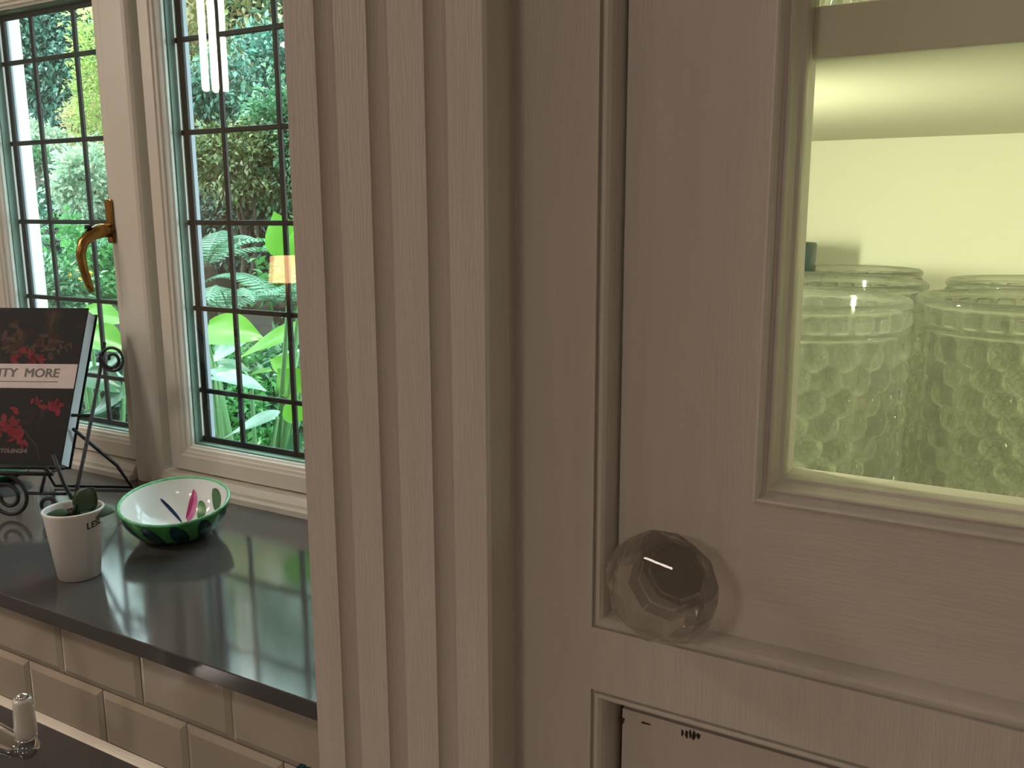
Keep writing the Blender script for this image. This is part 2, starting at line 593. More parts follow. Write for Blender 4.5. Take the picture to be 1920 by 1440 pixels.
# ------------------------------------------------------------------ dresser (cabinet with fluted pilaster)
YF, YD, YP = 0.300, 0.309, 0.280          # face frame, door face, pilaster face
IX0, IX1, IYB = -0.205, 0.345, 0.715      # inside
CT = 0.66
dr = thing('glazed_dresser', (0.064, 0.5, FLOOR_Z), 'cream painted dresser with fluted pilaster and lit glazed cupboard door', 'dresser')


def pilaster(x0, x1, flutes):
    fw = 0.0049
    pts = [(x0, YF + .018), (x0, YP + .0012), (x0 + .0012, YP)]
    for fx in flutes:
        for k in range(0, 13):
            q = math.pi * k / 12
            pts.append((fx - fw * math.cos(q), YP + fw * 0.95 * math.sin(q)))
    pts += [(x1 - .0012, YP), (x1, YP + .0012), (x1, YF + .018)]
    return prism_z(pts, FLOOR_Z, CT)


FL = [-0.2443, -0.2190, -0.1932]
obj('pilaster', *pilaster(CABL, -0.1722, FL), PAINT, dr)
obj('pilaster', *pilaster(0.3004, CABR, [0.064 * 2 - f for f in FL]), PAINT, dr)
# face frame: stiles and rails
OX0, OX1 = -0.1382, 0.2662            # moulded openings
DZ0, DZ1 = -0.1600, 0.560             # upper opening
LZ0, LZ1 = -1.42, -0.1862             # lower opening
ins = .0058
yb = YF + .018
ff = obj('face_frame', *join(
    box_vf(-0.1722, OX0, YF, yb, FLOOR_Z + .05, CT), box_vf(OX1, 0.3004, YF, yb, FLOOR_Z + .05, CT),
    box_vf(OX0, OX1, YF, yb, DZ1, CT), box_vf(OX0, OX1, YF, yb, LZ1, DZ0), box_vf(OX0, OX1, YF, yb, FLOOR_Z + .05, LZ0)), PAINT, dr)
bead = [(-.0001, 0), (0, .0020), (.0014, .0020), (.0016, .0004), (.0030, .0002), (.0042, .0014), (.0050, .0036), (.0054, .0062), (.0056, .012), (.0057, .018)]
obj('opening_bead', *ring_vf(OX0, OX1, DZ0, DZ1, YF, bead), PAINT, dr)
obj('opening_bead', *ring_vf(OX0, OX1, LZ0, LZ1, YF, bead), PAINT, dr)
# carcass
box('side_panel', CABL, IX0, yb, 0.738, FLOOR_Z, CT, INNER, dr)
box('side_panel', IX1, CABR, yb, 0.738, FLOOR_Z, CT, INNER, dr)
box('outer_side', CABL - .0005, CABL + .006, YP + .02, 0.7385, FLOOR_Z, CT, PAINT, dr)
box('back_panel', IX0, IX1, IYB, 0.738, FLOOR_Z, CT, INNER, dr)
box('floor_panel', IX0, IX1, yb, IYB, -0.170, -0.152, INNER, dr)
box('shelf', IX0, IX1, 0.3255, IYB, 0.0485, 0.0653, INNER, dr, bev=.0008)
box('shelf', IX0, IX1, 0.3255, IYB, 0.270, 0.287, INNER, dr, bev=.0008)
box('top_panel', CABL, CABR, YP + .02, 0.738, CT, CT + .02, PAINT, dr)
obj('cornice', *prism_x([(0.738, CT + .02), (YP - .01, CT + .02), (YP - .012, CT + .03), (YP - .03, CT + .06), (YP - .045, CT + .07), (YP - .045, CT + .085), (0.738, CT + .085)], CABL - .002, CABR + .002), PAINT, dr)
# glazed door
dx0, dx1, dz0, dz1 = -0.1314, 0.2596, -0.1546, 0.5545
gx0, gx1, gz0, gz1 = -0.0801, 0.2083, -0.1021, 0.503
dy1 = YD + .022
door = obj('door', *join(box_vf(dx0, gx0, YD, dy1, dz0, dz1), box_vf(gx1, dx1, YD, dy1, dz0, dz1)), PAINT, dr)
obj('rail', *join(box_vf(gx0, gx1, YD, dy1, dz0, gz0)), PAINT_H, door)
obj('rail', *join(box_vf(gx0, gx1, YD, dy1, gz1, dz1)), PAINT_H, door)
gm = [(-.0005, .0005), (-.0003, -.0008), (.0006, -.0012), (.0014, -.0009), (.0019, .0005), (.0027, .0018), (.0036, .0026), (.0040, .0016), (.0046, .0014), (.0051, .0020), (.0055, .0042), (.0066, .0068), (.0078, .0078), (.0081, .0088), (.0081, .0225), (-.0005, .0225)]
obj('glazing_moulding', *ring_vf(gx0, gx1, gz0, gz1, YD, gm), PAINT, door)
box('glass_pane', gx0 + .0082, gx1 - .0082, YD + .0105, YD + .0135, gz0 + .0082, gz1 - .0082, PANEC, door)
# lower door: flat panel with worn paint at its top edge
ld = box('lower_door', -0.1300, 0.2580, YD + .004, YD + .026, LZ0 + .008, -0.1990, PAINT, dr)
CHIP = mat('bare_wood_chip', (0.05, 0.028, 0.014), 0.9, var=0.4, vscale=300)


def chip(cx, cz, w, h, seed):
    r = random.Random(seed)
    n = 14
    V = []
    for k in range(n):
        q = 2 * math.pi * k / n
        s_ = r.uniform(.55, 1.1)
        V.append((cx + w * s_ * math.cos(q), YD + .0038, cz + h * s_ * math.sin(q)))
    V += [(x, YD + .0045, z) for x, y, z in V]
    F = [list(range(n))] + [[i, (i + 1) % n, n + (i + 1) % n, n + i] for i in range(n)]
    return V, F


YC_ = YD + .0038
for px, py, w, h in [(1208, 1356, .0013, .0005), (1216, 1358, .0012, .0004), (1279, 1374, .0006, .0018), (1287, 1376, .0007, .0022), (1294, 1377, .0006, .0020), (1301, 1379, .0008, .0026), (1309, 1380, .0010, .0014), (1166, 1350, .0012, .0016)]:
    p = at(px, py, YC_)
    obj('paint_chip', *chip(p.x, p.z, w, h, px), CHIP, ld)
# knob: octagonal faceted glass on a round rose
kx, kz = -0.1074, -0.1340


def knob_vf():
    rings = [(.0115, .0288), (.0120, .0262), (.0140, .0225), (.0200, .0170), (.0216, .0122), (.0210, .0085), (.0150, .0010), (.0000, .0000)]
    V, F = [], []
    n = 8
    for i, (r, d) in enumerate(rings[:-1]):
        ph = (math.pi / 8 if i % 2 else 0) + .2
        if i in (0, 1): ph = .2
        for k in range(n):
            q = 2 * math.pi * k / n + ph
            V.append((kx + r * math.cos(q), YP + .0002 + d, kz + r * math.sin(q)))
    m_ = len(rings) - 1
    F.append(list(range(n))[::-1])
    for i in range(m_ - 1):
        pa = (math.pi / 8 if i % 2 else 0) + .2
        pb = (math.pi / 8 if (i + 1) % 2 else 0) + .2
        if i in (0, 1): pa = .2
        if i + 1 in (0, 1): pb = .2
        a, b_ = i * n, (i + 1) * n
        for k in range(n):
            l = (k + 1) % n
            if abs(pa - pb) < 1e-6:
                F.append([a + k, a + l, b_ + l, b_ + k])
            elif pb > pa:
                F += [[a + k, a + l, b_ + k], [a + l, b_ + l, b_ + k]]
            else:
                F += [[a + k, b_ + l, b_ + k], [a + k, a + l, b_ + l]]
    F.append(list(range((m_ - 1) * n, m_ * n)))
    bm = bmesh.new()
    vv = [bm.verts.new(v) for v in V]
    for f in F: bm.faces.new([vv[i] for i in f])
    bmesh.ops.recalc_face_normals(bm, faces=bm.faces)
    bmesh.ops.bevel(bm, geom=list(bm.edges), offset=.0004, segments=1, affect='EDGES')
    return bm_out(bm)


kn = obj('knob', *knob_vf(), KNOBG, door)
kn['label'] = 'faceted clear glass knob'
# light strip fixed behind the left-hand stile, shining into the cupboard
LEDC = (0.97, 1.0, 0.66)
LED = mat_emit('warm_led', LEDC, 8.0)


def led(z0, z1, power, right=False):
    n0 = set(bpy.data.objects)
    h = box('strip_holder', IX0, IX0 + .0038, 0.340, 0.362, z0 - .005, z1 + .005, CHROME, dr)
    # lens faces into the cupboard, towards the back and to the right
    V = [(IX0 + .004, .358, z0), (IX0 + .011, .346, z0), (IX0 + .004, .346, z0), (IX0 + .004, .358, z1), (IX0 + .011, .346, z1), (IX0 + .004, .346, z1)]
    obj('light_strip', V, [[0, 1, 4, 3], [1, 2, 5, 4], [2, 0, 3, 5], [2, 1, 0], [3, 4, 5]], LED, h)
    d = bpy.data.lights.new('strip_light', 'AREA')
    d.shape = 'RECTANGLE'
    d.size, d.size_y = .012, z1 - z0
    d.energy, d.color, d.spread = power, LEDC, math.radians(150)
    o = bpy.data.objects.new('strip_light', d)
    COL.objects.link(o)
    o.parent = dr
    o.location = Vector((IX0 + .0095, .3535, (z0 + z1) / 2)) - OFF[dr.name]
    f = Vector((.60, .78, -.30)).normalized()
    up = Vector((0, 0, 1))
    x = up.cross(-f).normalized()
    y = (-f).cross(x)
    o.rotation_euler = Matrix((x, y, -f)).transposed().to_euler()
    if right:          # mirrored about the cupboard's middle
        mid = (IX0 + IX1) / 2 - OFF[dr.name].x
        for ob in [q for q in bpy.data.objects if q not in n0]:
            if ob.type == 'MESH':
                for v in ob.data.vertices: v.co.x = 2 * mid - v.co.x
                ob.data.flip_normals()
            else:
                ob.location.x = 2 * mid - ob.location.x
                f2 = Vector((-f.x, f.y, f.z))
                x2 = up.cross(-f2).normalized()
                ob.rotation_euler = Matrix((x2, (-f2).cross(x2), -f2)).transposed().to_euler()


led(-.075, .018, .95)
led(.075, .215, 0.8)
led(-.075, .018, 0.7, True)  # unseen right-hand strip, added to brighten the front right tumbler

# ------------------------------------------------------------------ hobnail glass tumblers
JR, JH = 0.0428, 0.1137


def jar_mesh():
    nb, per = 21, 14
    nphi = nb * per
    rows = 10
    zb0, pitch = 0.0079, 0.0094
    rb = 0.0060
    zs = list(np.linspace(0.002, 0.0985, 130))
    prof = []
    V, F = [], []
    dphi = 2 * math.pi / nb
    for z in zs:
        base = JR - .0025 + .0006 * z / .08
        ring = []
        for k in range(nphi):
            ph = 2 * math.pi * k / nphi
            best = 0.0
            rr = (z - zb0) / pitch
            for r in (math.floor(rr), math.floor(rr) + 1):
                if not (0 <= r < rows): continue
                zc = zb0 + r * pitch
                sh = (r % 2) * .5
                q = ph / dphi - sh
                dd = (q - round(q)) * dphi * JR
                d2 = dd * dd + (z - zc) ** 2
                if d2 < rb * rb:
                    best = max(best, math.sqrt(rb * rb - d2) * .66)
            rad = base + best
            ring.append((rad * math.cos(ph), rad * math.sin(ph), z))
        V += ring
    outer = len(zs)
    # shoulder ring, neck band with thumbprint lenses, rim
    band = [(.0004, .0990), (.0016, .0996), (.0020, .1004), (.0014, .1012), (.0004, .1017)]
    for dr_, z in band:
        V += [((JR + dr_ - .0005) * math.cos(2 * math.pi * k / nphi), (JR + dr_ - .0005) * math.sin(2 * math.pi * k / nphi), z) for k in range(nphi)]
        outer += 1
    for z in np.linspace(.1021, .1094, 10):
        for k in range(nphi):
            ph = 2 * math.pi * k / nphi
            q = ph / (2 * math.pi / 28)
            dd = abs(q - round(q)) * 2
            zz = (z - .10575) / .0034
            e = dd ** 4 * 1.6 + zz ** 4
            rad = JR + (.0016 * math.sqrt(1 - e) if e < 1 else 0)
            V.append((rad * math.cos(ph), rad * math.sin(ph), z))
        outer += 1
    rim = [(.0006, .1098), (.0013, .1103), (.0016, .1118), (.0012, .1130), (.0002, JH), (-.0014, JH), (-.0024, .1130), (-.0030, .111), (-.0034, .102), (-.0052, .095), (-.0056, .040), (-.0060, .012), (-.0085, .0072), (-.016, .0055)]
    for dr_, z in rim:
        V += [((JR + dr_) * math.cos(2 * math.pi * k / nphi), (JR + dr_) * math.sin(2 * math.pi * k / nphi), z) for k in range(nphi)]
        outer += 1
    for i in range(outer - 1):
        a, b_ = i * nphi, (i + 1) * nphi
        for k in range(nphi):
            l = (k + 1) % nphi
            F.append([a + k, a + l, b_ + l, b_ + k])
    # inner floor and base
    V.append((0, 0, .0055)); c0 = len(V) - 1
    a = (outer - 1) * nphi
    for k in range(nphi): F.append([a + k, a + (k + 1) % nphi, c0])
    st = len(V)
    for k in range(nphi): V.append(((JR - .008) * math.cos(2 * math.pi * k / nphi), (JR - .008) * math.sin(2 * math.pi * k / nphi), 0))
    V.append((0, 0, .0004)); c1 = len(V) - 1
    for k in range(nphi):
        l = (k + 1) % nphi
        F.append([st + k, st + l, l, k])
        F.append([st + l, st + k, c1])
    me = bpy.data.meshes.new('glass_tumbler')
    me.from_pydata(V, [], F)
    me.polygons.foreach_set('use_smooth', [True] * len(me.polygons))
    me.materials.append(JARG)
    me.update()
    return me


jm = jar_mesh()
FZ = -0.152
JARS = [(-0.0884, 0.411, 'hobnail glass tumbler at the front left, against the door stile'),
        (-0.0030, 0.452, 'hobnail glass tumbler at the front right, cut by the photo edge'),
        (-0.0923, 0.5111, 'hobnail glass tumbler directly behind the front left tumbler'),
        (0.0000, 0.5560, 'hobnail glass tumbler directly behind the front right tumbler'),
        (-0.1059, 0.6127, 'rearmost hobnail glass tumbler on the left, near the back panel')]
for i, (x, y, lab) in enumerate(JARS):
    o = bpy.data.objects.new('glass_tumbler', jm)
    COL.objects.link(o)
    o.location = (x, y, FZ)
    o.rotation_euler = (0, 0, [.10, .22, .3, .05, .17][i])
    tag(o, lab, 'tumbler', 'hobnail glass tumblers in the cupboard')
o = bpy.data.objects.new('glass_tumbler', jm)
COL.objects.link(o)
o.location = (-0.060, 0.452, 0.0653)
tag(o, 'hobnail glass tumbler on the upper shelf, only its base showing', 'tumbler', 'hobnail glass tumblers in the cupboard')
DKT = mat('dark_teal_glaze', (0.015, 0.055, 0.06), 0.25, var=0.5, vscale=120)
mg = thing('dark_beaker', (-0.1590, 0.640, FZ), 'dark teal beaker in the back left corner of the lit cupboard', 'beaker')
obj('body', *lathe_vf([(.024, 0), (.0255, .003), (.0262, .10), (.027, .127), (.0265, .1285), (.0245, .127), (.0225, .01), (.001, .008)], 32, (-0.1590, 0.640, FZ), cap=False), DKT, mg, smooth=True)
obj('base', *lathe_vf([(.001, .0003), (.024, .0003), (.024, .003), (.001, .003)], 32, (-0.1590, 0.640, FZ)), DKT, mg)

# ------------------------------------------------------------------ bowl
BX, BY, BR, BH0, BTU, BTV = -1.0848, 0.8683, 0.0795, 0.0539, -0.0022, 0.0124
_u = Vector((math.cos(math.radians(30)), math.sin(math.radians(30)), 0))
_v = Vector((-math.sin(math.radians(30)), math.cos(math.radians(30)), 0))
TMAX = math.radians(78)


def bowl_pt(ph, t, off=0.0):
    """Point of the bowl wall: ph around, t from 0 (foot) to 1 (rim); off > 0 towards the inside."""
    h = BH0 + BTU * math.cos(ph) + BTV * math.sin(ph)
    q = t * TMAX
    r = .028 + (BR - .028) * math.sin(q) / math.sin(TMAX)
    z = h * (1 - math.cos(q)) / (1 - math.cos(TMAX))
    # normal in the (r, z) half plane
    dr_ = (BR - .028) * math.cos(q) / math.sin(TMAX)
    dz_ = h * math.sin(q) / (1 - math.cos(TMAX))
    L = math.hypot(dr_, dz_) or 1
    r += -dz_ / L * off
    z += dr_ / L * off
    p = Vector((BX, BY, SILL_Z + .0005)) + _u * (r * math.cos(ph)) + _v * (r * math.sin(ph))
    p.z += z
    return p


OUTG = mat('bowl_green_glaze', (0.055, 0.30, 0.07), 0.22, var=0.3, vscale=45, coat=0.4)
BWHT = mat('bowl_white_glaze', (0.86, 0.86, 0.84), 0.12, coat=0.6)
RIMG = mat('bowl_rim_green', (0.16, 0.55, 0.26), 0.25, var=0.25, vscale=120)
DTEAL = mat('bowl_dark_leaf', (0.006, 0.045, 0.05), 0.25, var=0.3, vscale=120)
bw = thing('painted_bowl', (BX, BY, SILL_Z), 'green ceramic bowl, white inside with painted pink flower, on the sill', 'bowl')
NB, NTT = 96, 20


def bowl_shell(off, t0, t1, nt_):
    V = [bowl_pt(2 * math.pi * k / NB, t0 + (t1 - t0) * i / nt_, off) for i in range(nt_ + 1) for k in range(NB)]
    F = [[i * NB + k, i * NB + (k + 1) % NB, (i + 1) * NB + (k + 1) % NB, (i + 1) * NB + k] for i in range(nt_) for k in range(NB)]
    return V, F


V, F = bowl_shell(0, 0, 1, NTT)
F.append(list(range(NB))[::-1])
obj('outer_wall', V, F, OUTG, bw, smooth=True)
V, F = bowl_shell(.0036, 0.0, 1, NTT)
V.append(Vector((BX, BY, SILL_Z + .0042))); F += [[(k + 1) % NB, k, len(V) - 1] for k in range(NB)]
obj('inner_wall', V, F, BWHT, bw, smooth=True)
V, F = tube_vf([bowl_pt(2 * math.pi * k / NB, 1.0, .0018) + Vector((0, 0, .0003)) for k in range(NB)], .0023, 8, closed=True)
obj('rim', V, F, RIMG, bw, smooth=True)


def bowl_decal(name, p0, p1, width, m_, off, bend=0.0, pw=0.7, asym=0.0):
    n, w_ = 16, 6
    V, F = [], []
    dp, dt = p1[0] - p0[0], p1[1] - p0[1]
    for i in range(n + 1):
        s_ = i / n
        ph, t_ = p0[0] + dp * s_ + bend * math.sin(math.pi * s_), p0[1] + dt * s_
        wd = width * (math.sin(math.pi * min(1, max(0, s_ ** (1 + asym)))) ** pw)
        for j in range(w_ + 1):
            k = (j / w_ * 2 - 1) * wd
            # sideways in (ph, t): perpendicular in metric terms
            mx, my = BR * dp, .075 * dt
            L = math.hypot(mx, my)
            V.append(bowl_pt(ph + k * (-my / L) / BR, min(.985, max(.02, t_ + k * (mx / L) / .075)), off))
    for i in range(n):
        for j in range(w_):
            a = i * (w_ + 1) + j
            F.append([a, a + 1, a + w_ + 2, a + w_ + 1])
    return obj(name, V, F, m_, bw, smooth=True)


for k in range(12):
    ph = 2 * math.pi * k / 12 - .10
    bowl_decal('painted_leaf', (ph + .16, .36), (ph - .14, .98), .0125, DTEAL, -.0004, pw=.55)
PINKD = mat('paint_magenta', (0.42, 0.02, 0.13), 0.3)
PINKL = mat('paint_pink', (0.72, 0.16, 0.38), 0.3)
BLUEP = mat('paint_navy', (0.012, 0.035, 0.10), 0.3)
GRNP = mat('paint_leaf_green', (0.02, 0.20, 0.03), 0.3)
GRND = mat('paint_dull_green', (0.06, 0.14, 0.05), 0.3)
IO = .0042
bowl_decal('painted_stem', (2.25, .75), (1.74, .18), .0030, BLUEP, IO, pw=.4)
bowl_decal('painted_petal', (1.50, .82), (1.52, .18), .0088, PINKL, IO, pw=.6)
bowl_decal('painted_petal', (1.52, .84), (1.62, .28), .0040, PINKD, IO + .0003, pw=.6)
bowl_decal('painted_leaf', (1.36, .66), (1.05, .28), .0095, GRNP, IO, pw=.6)
bowl_decal('painted_leaf', (1.06, .88), (0.62, .60), .0100, GRND, IO, pw=.6)

# ------------------------------------------------------------------ potted succulent
PX_, PY_ = -1.0770, 0.7010
pp = thing('potted_plant', (PX_, PY_, SILL_Z), 'small white tapered pot with a dark leafy cutting, lettered on its rim', 'potted plant')
PB, PT, PH = .0262, .0382, .0945
obj('pot', *lathe_vf([(PB - .002, .0002), (PB, .001), (PT - .001, PH - .004), (PT, PH - .001), (PT - .0008, PH), (PT - .0028, PH), (PT - .0035, PH - .003), (PB + .002, .06), (.001, .055)], 48, (PX_, PY_, SILL_Z), cap=False), WHITEPOT, pp, smooth=True)
obj('pot_base', *lathe_vf([(.001, .0001), (PB - .002, .0001), (PB - .002, .004), (.001, .004)], 48, (PX_, PY_, SILL_Z)), WHITEPOT, pp)
r = random.Random(3)
V, F = [], []
for i in range(7):
    for k in range(24):
        rr = (PT - .0052) * i / 6
        V.append((PX_ + rr * math.cos(k * math.pi / 12), PY_ + rr * math.sin(k * math.pi / 12), SILL_Z + PH - .011 + r.uniform(-.002, .002)))
for i in range(6):
    for k in range(24):
        F.append([i * 24 + k, i * 24 + (k + 1) % 24, (i + 1) * 24 + (k + 1) % 24, (i + 1) * 24 + k])
obj('soil', V, F, SOIL, pp)
PLEAF = mat_leaf('succulent_leaf', [(0.012, 0.05, 0.012), (0.03, 0.08, 0.025)], 0.35, 0.1)
PLEAF2 = mat_leaf('pale_succulent_leaf', [(0.08, 0.16, 0.11), (0.10, 0.18, 0.13)], 0.3, 0.1)


def leaf_vf(c, tip, nrm, L, W, cup=0.15, droop=0.1, n=8, w_=6, thick=0.0, heart=False):
    """Leaf blade as a curved grid: base at c, pointing along tip, facing nrm."""
    tip = Vector(tip).normalized()
    nrm = Vector(nrm)
    nrm = (nrm - tip * nrm.dot(tip)).normalized()
    sd = tip.cross(nrm)
    V, F = [], []
    for i in range(n + 1):
        s_ = i / n
        if heart:
            wd = W / 2 * (math.sin(math.pi * (s_ * .92 + .06)) ** .55) * (1.12 - .35 * s_) * (1 - s_ ** 3) ** .75 + .0008
        else:
            wd = W / 2 * max(.02, math.sin(math.pi * min(1, s_ * .97 + .02)) ** .75)
        for j in range(w_ + 1):
            k = j / w_ * 2 - 1
            V.append(Vector(c) + tip * (L * s_) + sd * (wd * k) + nrm * (cup * wd * k * k - droop * L * s_ * s_ + .02 * L * math.sin(9 * s_ + 4 * k) * (.3 if heart else 0)))
    for i in range(n):
        for j in range(w_):
            a = i * (w_ + 1) + j
            F.append([a, a + 1, a + w_ + 2, a + w_ + 1])
    if thick:
        nn = len(V)
        V += [v - nrm * thick for v in V]
        F += [[q + nn for q in f][::-1] for f in F]
        per = [j for j in range(w_ + 1)] + [i * (w_ + 1) + w_ for i in range(1, n + 1)] + [n * (w_ + 1) + j for j in range(w_ - 1, -1, -1)] + [i * (w_ + 1) for i in range(n - 1, 0, -1)]
        for q in range(len(per)):
            a, b_ = per[q], per[(q + 1) % len(per)]
            F.append([a, a + nn, b_ + nn, b_])
    return V, F


pc = Vector((PX_, PY_, SILL_Z + PH))
obj('leaf', *leaf_vf(pc + _u * .004 + Vector((0, 0, -.008)), _u * .55 + Vector((0, 0, .85)), -_v + Vector((0, 0, .2)), .040, .034, -.1, .15, thick=.0015), PLEAF, pp, smooth=True)
obj('leaf', *leaf_vf(pc + _u * .010 + Vector((0, 0, -.006)), _u * 1 + Vector((0, 0, .14)) - _v * .05, -_v * .35 + Vector((0, 0, 1)), .045, .026, -.1, .1, thick=.0015), PLEAF2, pp, smooth=True)
obj('leaf', *leaf_vf(pc - _u * .006 + Vector((0, 0, -.006)), -_u * 1 + Vector((0, 0, .02)) - _v * .2, -_v * .3 + Vector((0, 0, 1)), .030, .022, -.1, .1, thick=.0015), PLEAF, pp, smooth=True)
obj('leaf', *leaf_vf(pc + _v * .006 + _u * .004 + Vector((0, 0, -.008)), _v * .4 + _u * .2 + Vector((0, 0, .8)), -_v + Vector((0, 0, .3)), .030, .026, -.1, .1, thick=.0015), PLEAF, pp, smooth=True)
obj('stem', *tube_vf([pc + Vector((.0, 0, -.012)), pc + Vector((.001, 0, -.004)), pc + _u * .004 + Vector((0, 0, .004))], .0022, 8), PLEAF, pp, smooth=True)
TVv, TF = text_vf('LESL', .0125, .0001, .0002)
V = []
for v in TVv:
    s_, zz = v.x, PH - .0225 + v.y + v.x * .11
    rr = PB + (PT - .001 - PB) * (zz - .001) / (PH - .005) + .0002 + (.0002 if v.z > 0 else 0)
    q = math.radians(30) - math.radians(90) + .86 + s_ / rr
    V.append((PX_ + rr * math.cos(q), PY_ + rr * math.sin(q), SILL_Z + zz))
obj('lettering', V, TF, INK, pp)

# ------------------------------------------------------------------ wrought-iron book stand (local frame: x along its front, y back, z up)
S0 = Vector((-1.38, .791, SILL_Z))
st = thing('book_stand', S0, 'black wrought iron scroll book stand on the window sill', 'book stand', rz=math.radians(26))
WR = .0031


def px2l(px, py):
    return ((px - 20) / 1168.0, (972 - py) / 1168.0 * 1.045)


def wire(name, pts, r=WR, y=0.0):
    P = [Vector((p[0], p[2] if len(p) > 2 else y, p[1])) for p in pts]
    return obj(name, *tube_vf(P, r, 8), IRON, st, smooth=True, local=True)


def spiral(cx, cz, r0, r1, a0, a1, n=40):
    return [(cx + (r0 + (r1 - r0) * i / n) * math.cos(a0 + (a1 - a0) * i / n), cz + (r0 + (r1 - r0) * i / n) * math.sin(a0 + (a1 - a0) * i / n)) for i in range(n + 1)]


AX = -0.040          # mirror axis of the stand
for sgn in (1, -1):
    def mir(pts):
        return [((p[0] if sgn > 0 else 2 * AX - p[0]), *p[1:]) for p in pts]
    # large C-scroll with inner curl
    cs = [(-.018, .0745), (.004, .0725)] + spiral(-.001, .0355, .0345, .010, math.radians(70), math.radians(-560), 60)
    wire('scroll', mir(cs))
    # small scroll
    wire('scroll', mir(spiral(.064, .0215, .0185, .006, math.radians(-100), math.radians(330), 36)))
    # link bar and short post
    wire('link_bar', mir([(.032, .0425), (.096, .0425)]), .0027)
    wire('post', mir([(.0665, .0785), (.0545, .0425)]), .0027)
    # front brace from ledge corner to foot
    wire('brace', mir([(.081, .106), (.094, .060), (.107, .030), (.110, .004)]))
    # leaning upright that carries the book back, its foot and its curl at the top
    up = [(.098, .0035, .012), (.100, .040, .022), (.103, .110, .060), (.104, .200, .110), (.103, .262, .143)]
    wire('upright', mir(up))
    cu = [(p[0], p[1], .120) for p in spiral(.126, .238, .0205, .0185, math.radians(150), math.radians(520), 40)] + [(p[0], p[1], .120) for p in spiral(.126, .238, .0185, .004, math.radians(160), math.radians(560), 24)]
    wire('curl', mir(cu), .0026)
ledge = [(AX - .125, .0785, -.012), (AX + .125, .0785, -.012)]
wire('ledge', ledge, .0036)
wire('ledge', [(AX - .125, .0785, .020), (AX + .125, .0785, .020)], .0030)
for k in (-1, 1):
    wire('ledge_lip', [(AX + k * .118, .0785, .02), (AX + k * .118, .0785, -.012), (AX + k * .118, .092, -.016)], .0028)
# hinged rear leg: wire triangle standing on the sill
wire('rear_leg', [(AX + .02, .155, .082), (AX + .02, .100, .100), (AX + .02, .004, .160), (AX + .16, .004, .160), (AX + .150, .050, .135), (AX + .115, .130, .072)], .0029)
wire('cross_bar', [(2 * AX - .1035, .150, .083), (.1035, .150, .083)], .0027)

# ------------------------------------------------------------------ cookery book on the stand
BC = Vector((-1.3293, .8509, -.40))
TH_, AL, BHH, BWW, BTK = math.radians(26), math.radians(28), .270, .198, .030
bu = Vector((math.cos(TH_), math.sin(TH_), 0))
bv = Vector((-math.sin(TH_), math.cos(TH_), 0))
bup = bv * math.sin(AL) + Vector((0, 0, math.cos(AL)))
bnn = bu.cross(bup) * -1.0            # points back, away from the reader
if bnn.y < 0: bnn = -bnn
bk = thing('cookery_book', BC, 'thick cookery book with dark floral cover standing on the iron stand', 'book')


def bpt(a, h, d):
    """Book space: a from the right-hand edge leftwards, h up the cover, d into the book."""
    return BC - bu * a + bup * h + bnn * d


def bslab(a0, a1, h0, h1, d0, d1):
    V = [bpt(a, h, d) for d in (d0, d1) for a, h in ((a0, h0), (a1, h0), (a1, h1), (a0, h1))]
    return V, [[0, 1, 2, 3], [7, 6, 5, 4], [0, 4, 5, 1], [1, 5, 6, 2], [2, 6, 7, 3], [3, 7, 4, 0]]


# cover print: dusky ground with loose red and rust blooms
m, t, b = nt('floral_cover_print')
tc = t.nodes.new('ShaderNodeTexCoord')
n1 = t.nodes.new('ShaderNodeTexNoise'); n1.inputs['Scale'].default_value = 22; n1.inputs['Detail'].default_value = 5; n1.inputs['Distortion'].default_value = 1.2
n2 = t.nodes.new('ShaderNodeTexNoise'); n2.inputs['Scale'].default_value = 55; n2.inputs['Detail'].default_value = 3
r1 = t.nodes.new('ShaderNodeValToRGB')
e = r1.color_ramp.elements
e[0].position = .55; e[0].color = (.006, .005, .005, 1)
e[1].position = .66; e[1].color = (.030, .016, .009, 1)
x_ = e.new(.78); x_.color = (.08, .055, .03, 1)
t.links.new(tc.outputs['Object'], n1.inputs['Vector'])
t.links.new(tc.outputs['Object'], n2.inputs['Vector'])
t.links.new(n1.outputs['Fac'], r1.inputs[0])
t.links.new(r1.outputs[0], b.inputs['Base Color'])
b.inputs['Roughness'].default_value = .55
b.inputs['Specular IOR Level'].default_value = .2
COVER = m
PAGES = mat('page_block', (0.62, 0.66, 0.70), 0.8, var=0.08, vscale=900, stretch=(1, 1, 1))
BANDM = mat('pale_pink_band', (0.62, 0.52, 0.50), 0.5, var=0.06, vscale=60)
REDP = mat_leaf('printed_red_petal', [(0.30, 0.015, 0.025), (0.45, 0.05, 0.07), (0.20, 0.02, 0.02)], .6, 0.0, .2, .55)
RUST = mat_leaf('printed_rust_petal', [(0.10, 0.035, 0.018), (0.16, 0.10, 0.06), (0.22, 0.14, 0.10)], .6, 0.0, .2, .42)
STEMP = mat('printed_stem', (0.07, 0.085, 0.03), 0.4)
TXT = mat('band_lettering', (0.09, 0.075, 0.075), 0.5)
TXTW = mat('small_pale_lettering', (0.22, 0.17, 0.16), 0.6)
obj('cover', *bslab(0, BWW, 0, BHH, 0, .0028), COVER, bk)
obj('back_cover', *bslab(0, BWW, 0, BHH, BTK, BTK + .0028), COVER, bk)
obj('spine', *bslab(BWW - .003, BWW, 0, BHH, .0029, BTK - .0001), COVER, bk)
pg_ = obj('pages', *bslab(.003, BWW - .0032, .003, BHH - .003, .0029, BTK - .0001), PAGES, bk)
cov = bk.children[0]
BZ0, BZ1 = .128, .170            # band on the cover
obj('title_band', *bslab(.0005, BWW - .0005, BZ0, BZ1, -.0004, -.00005), BANDM, cov)


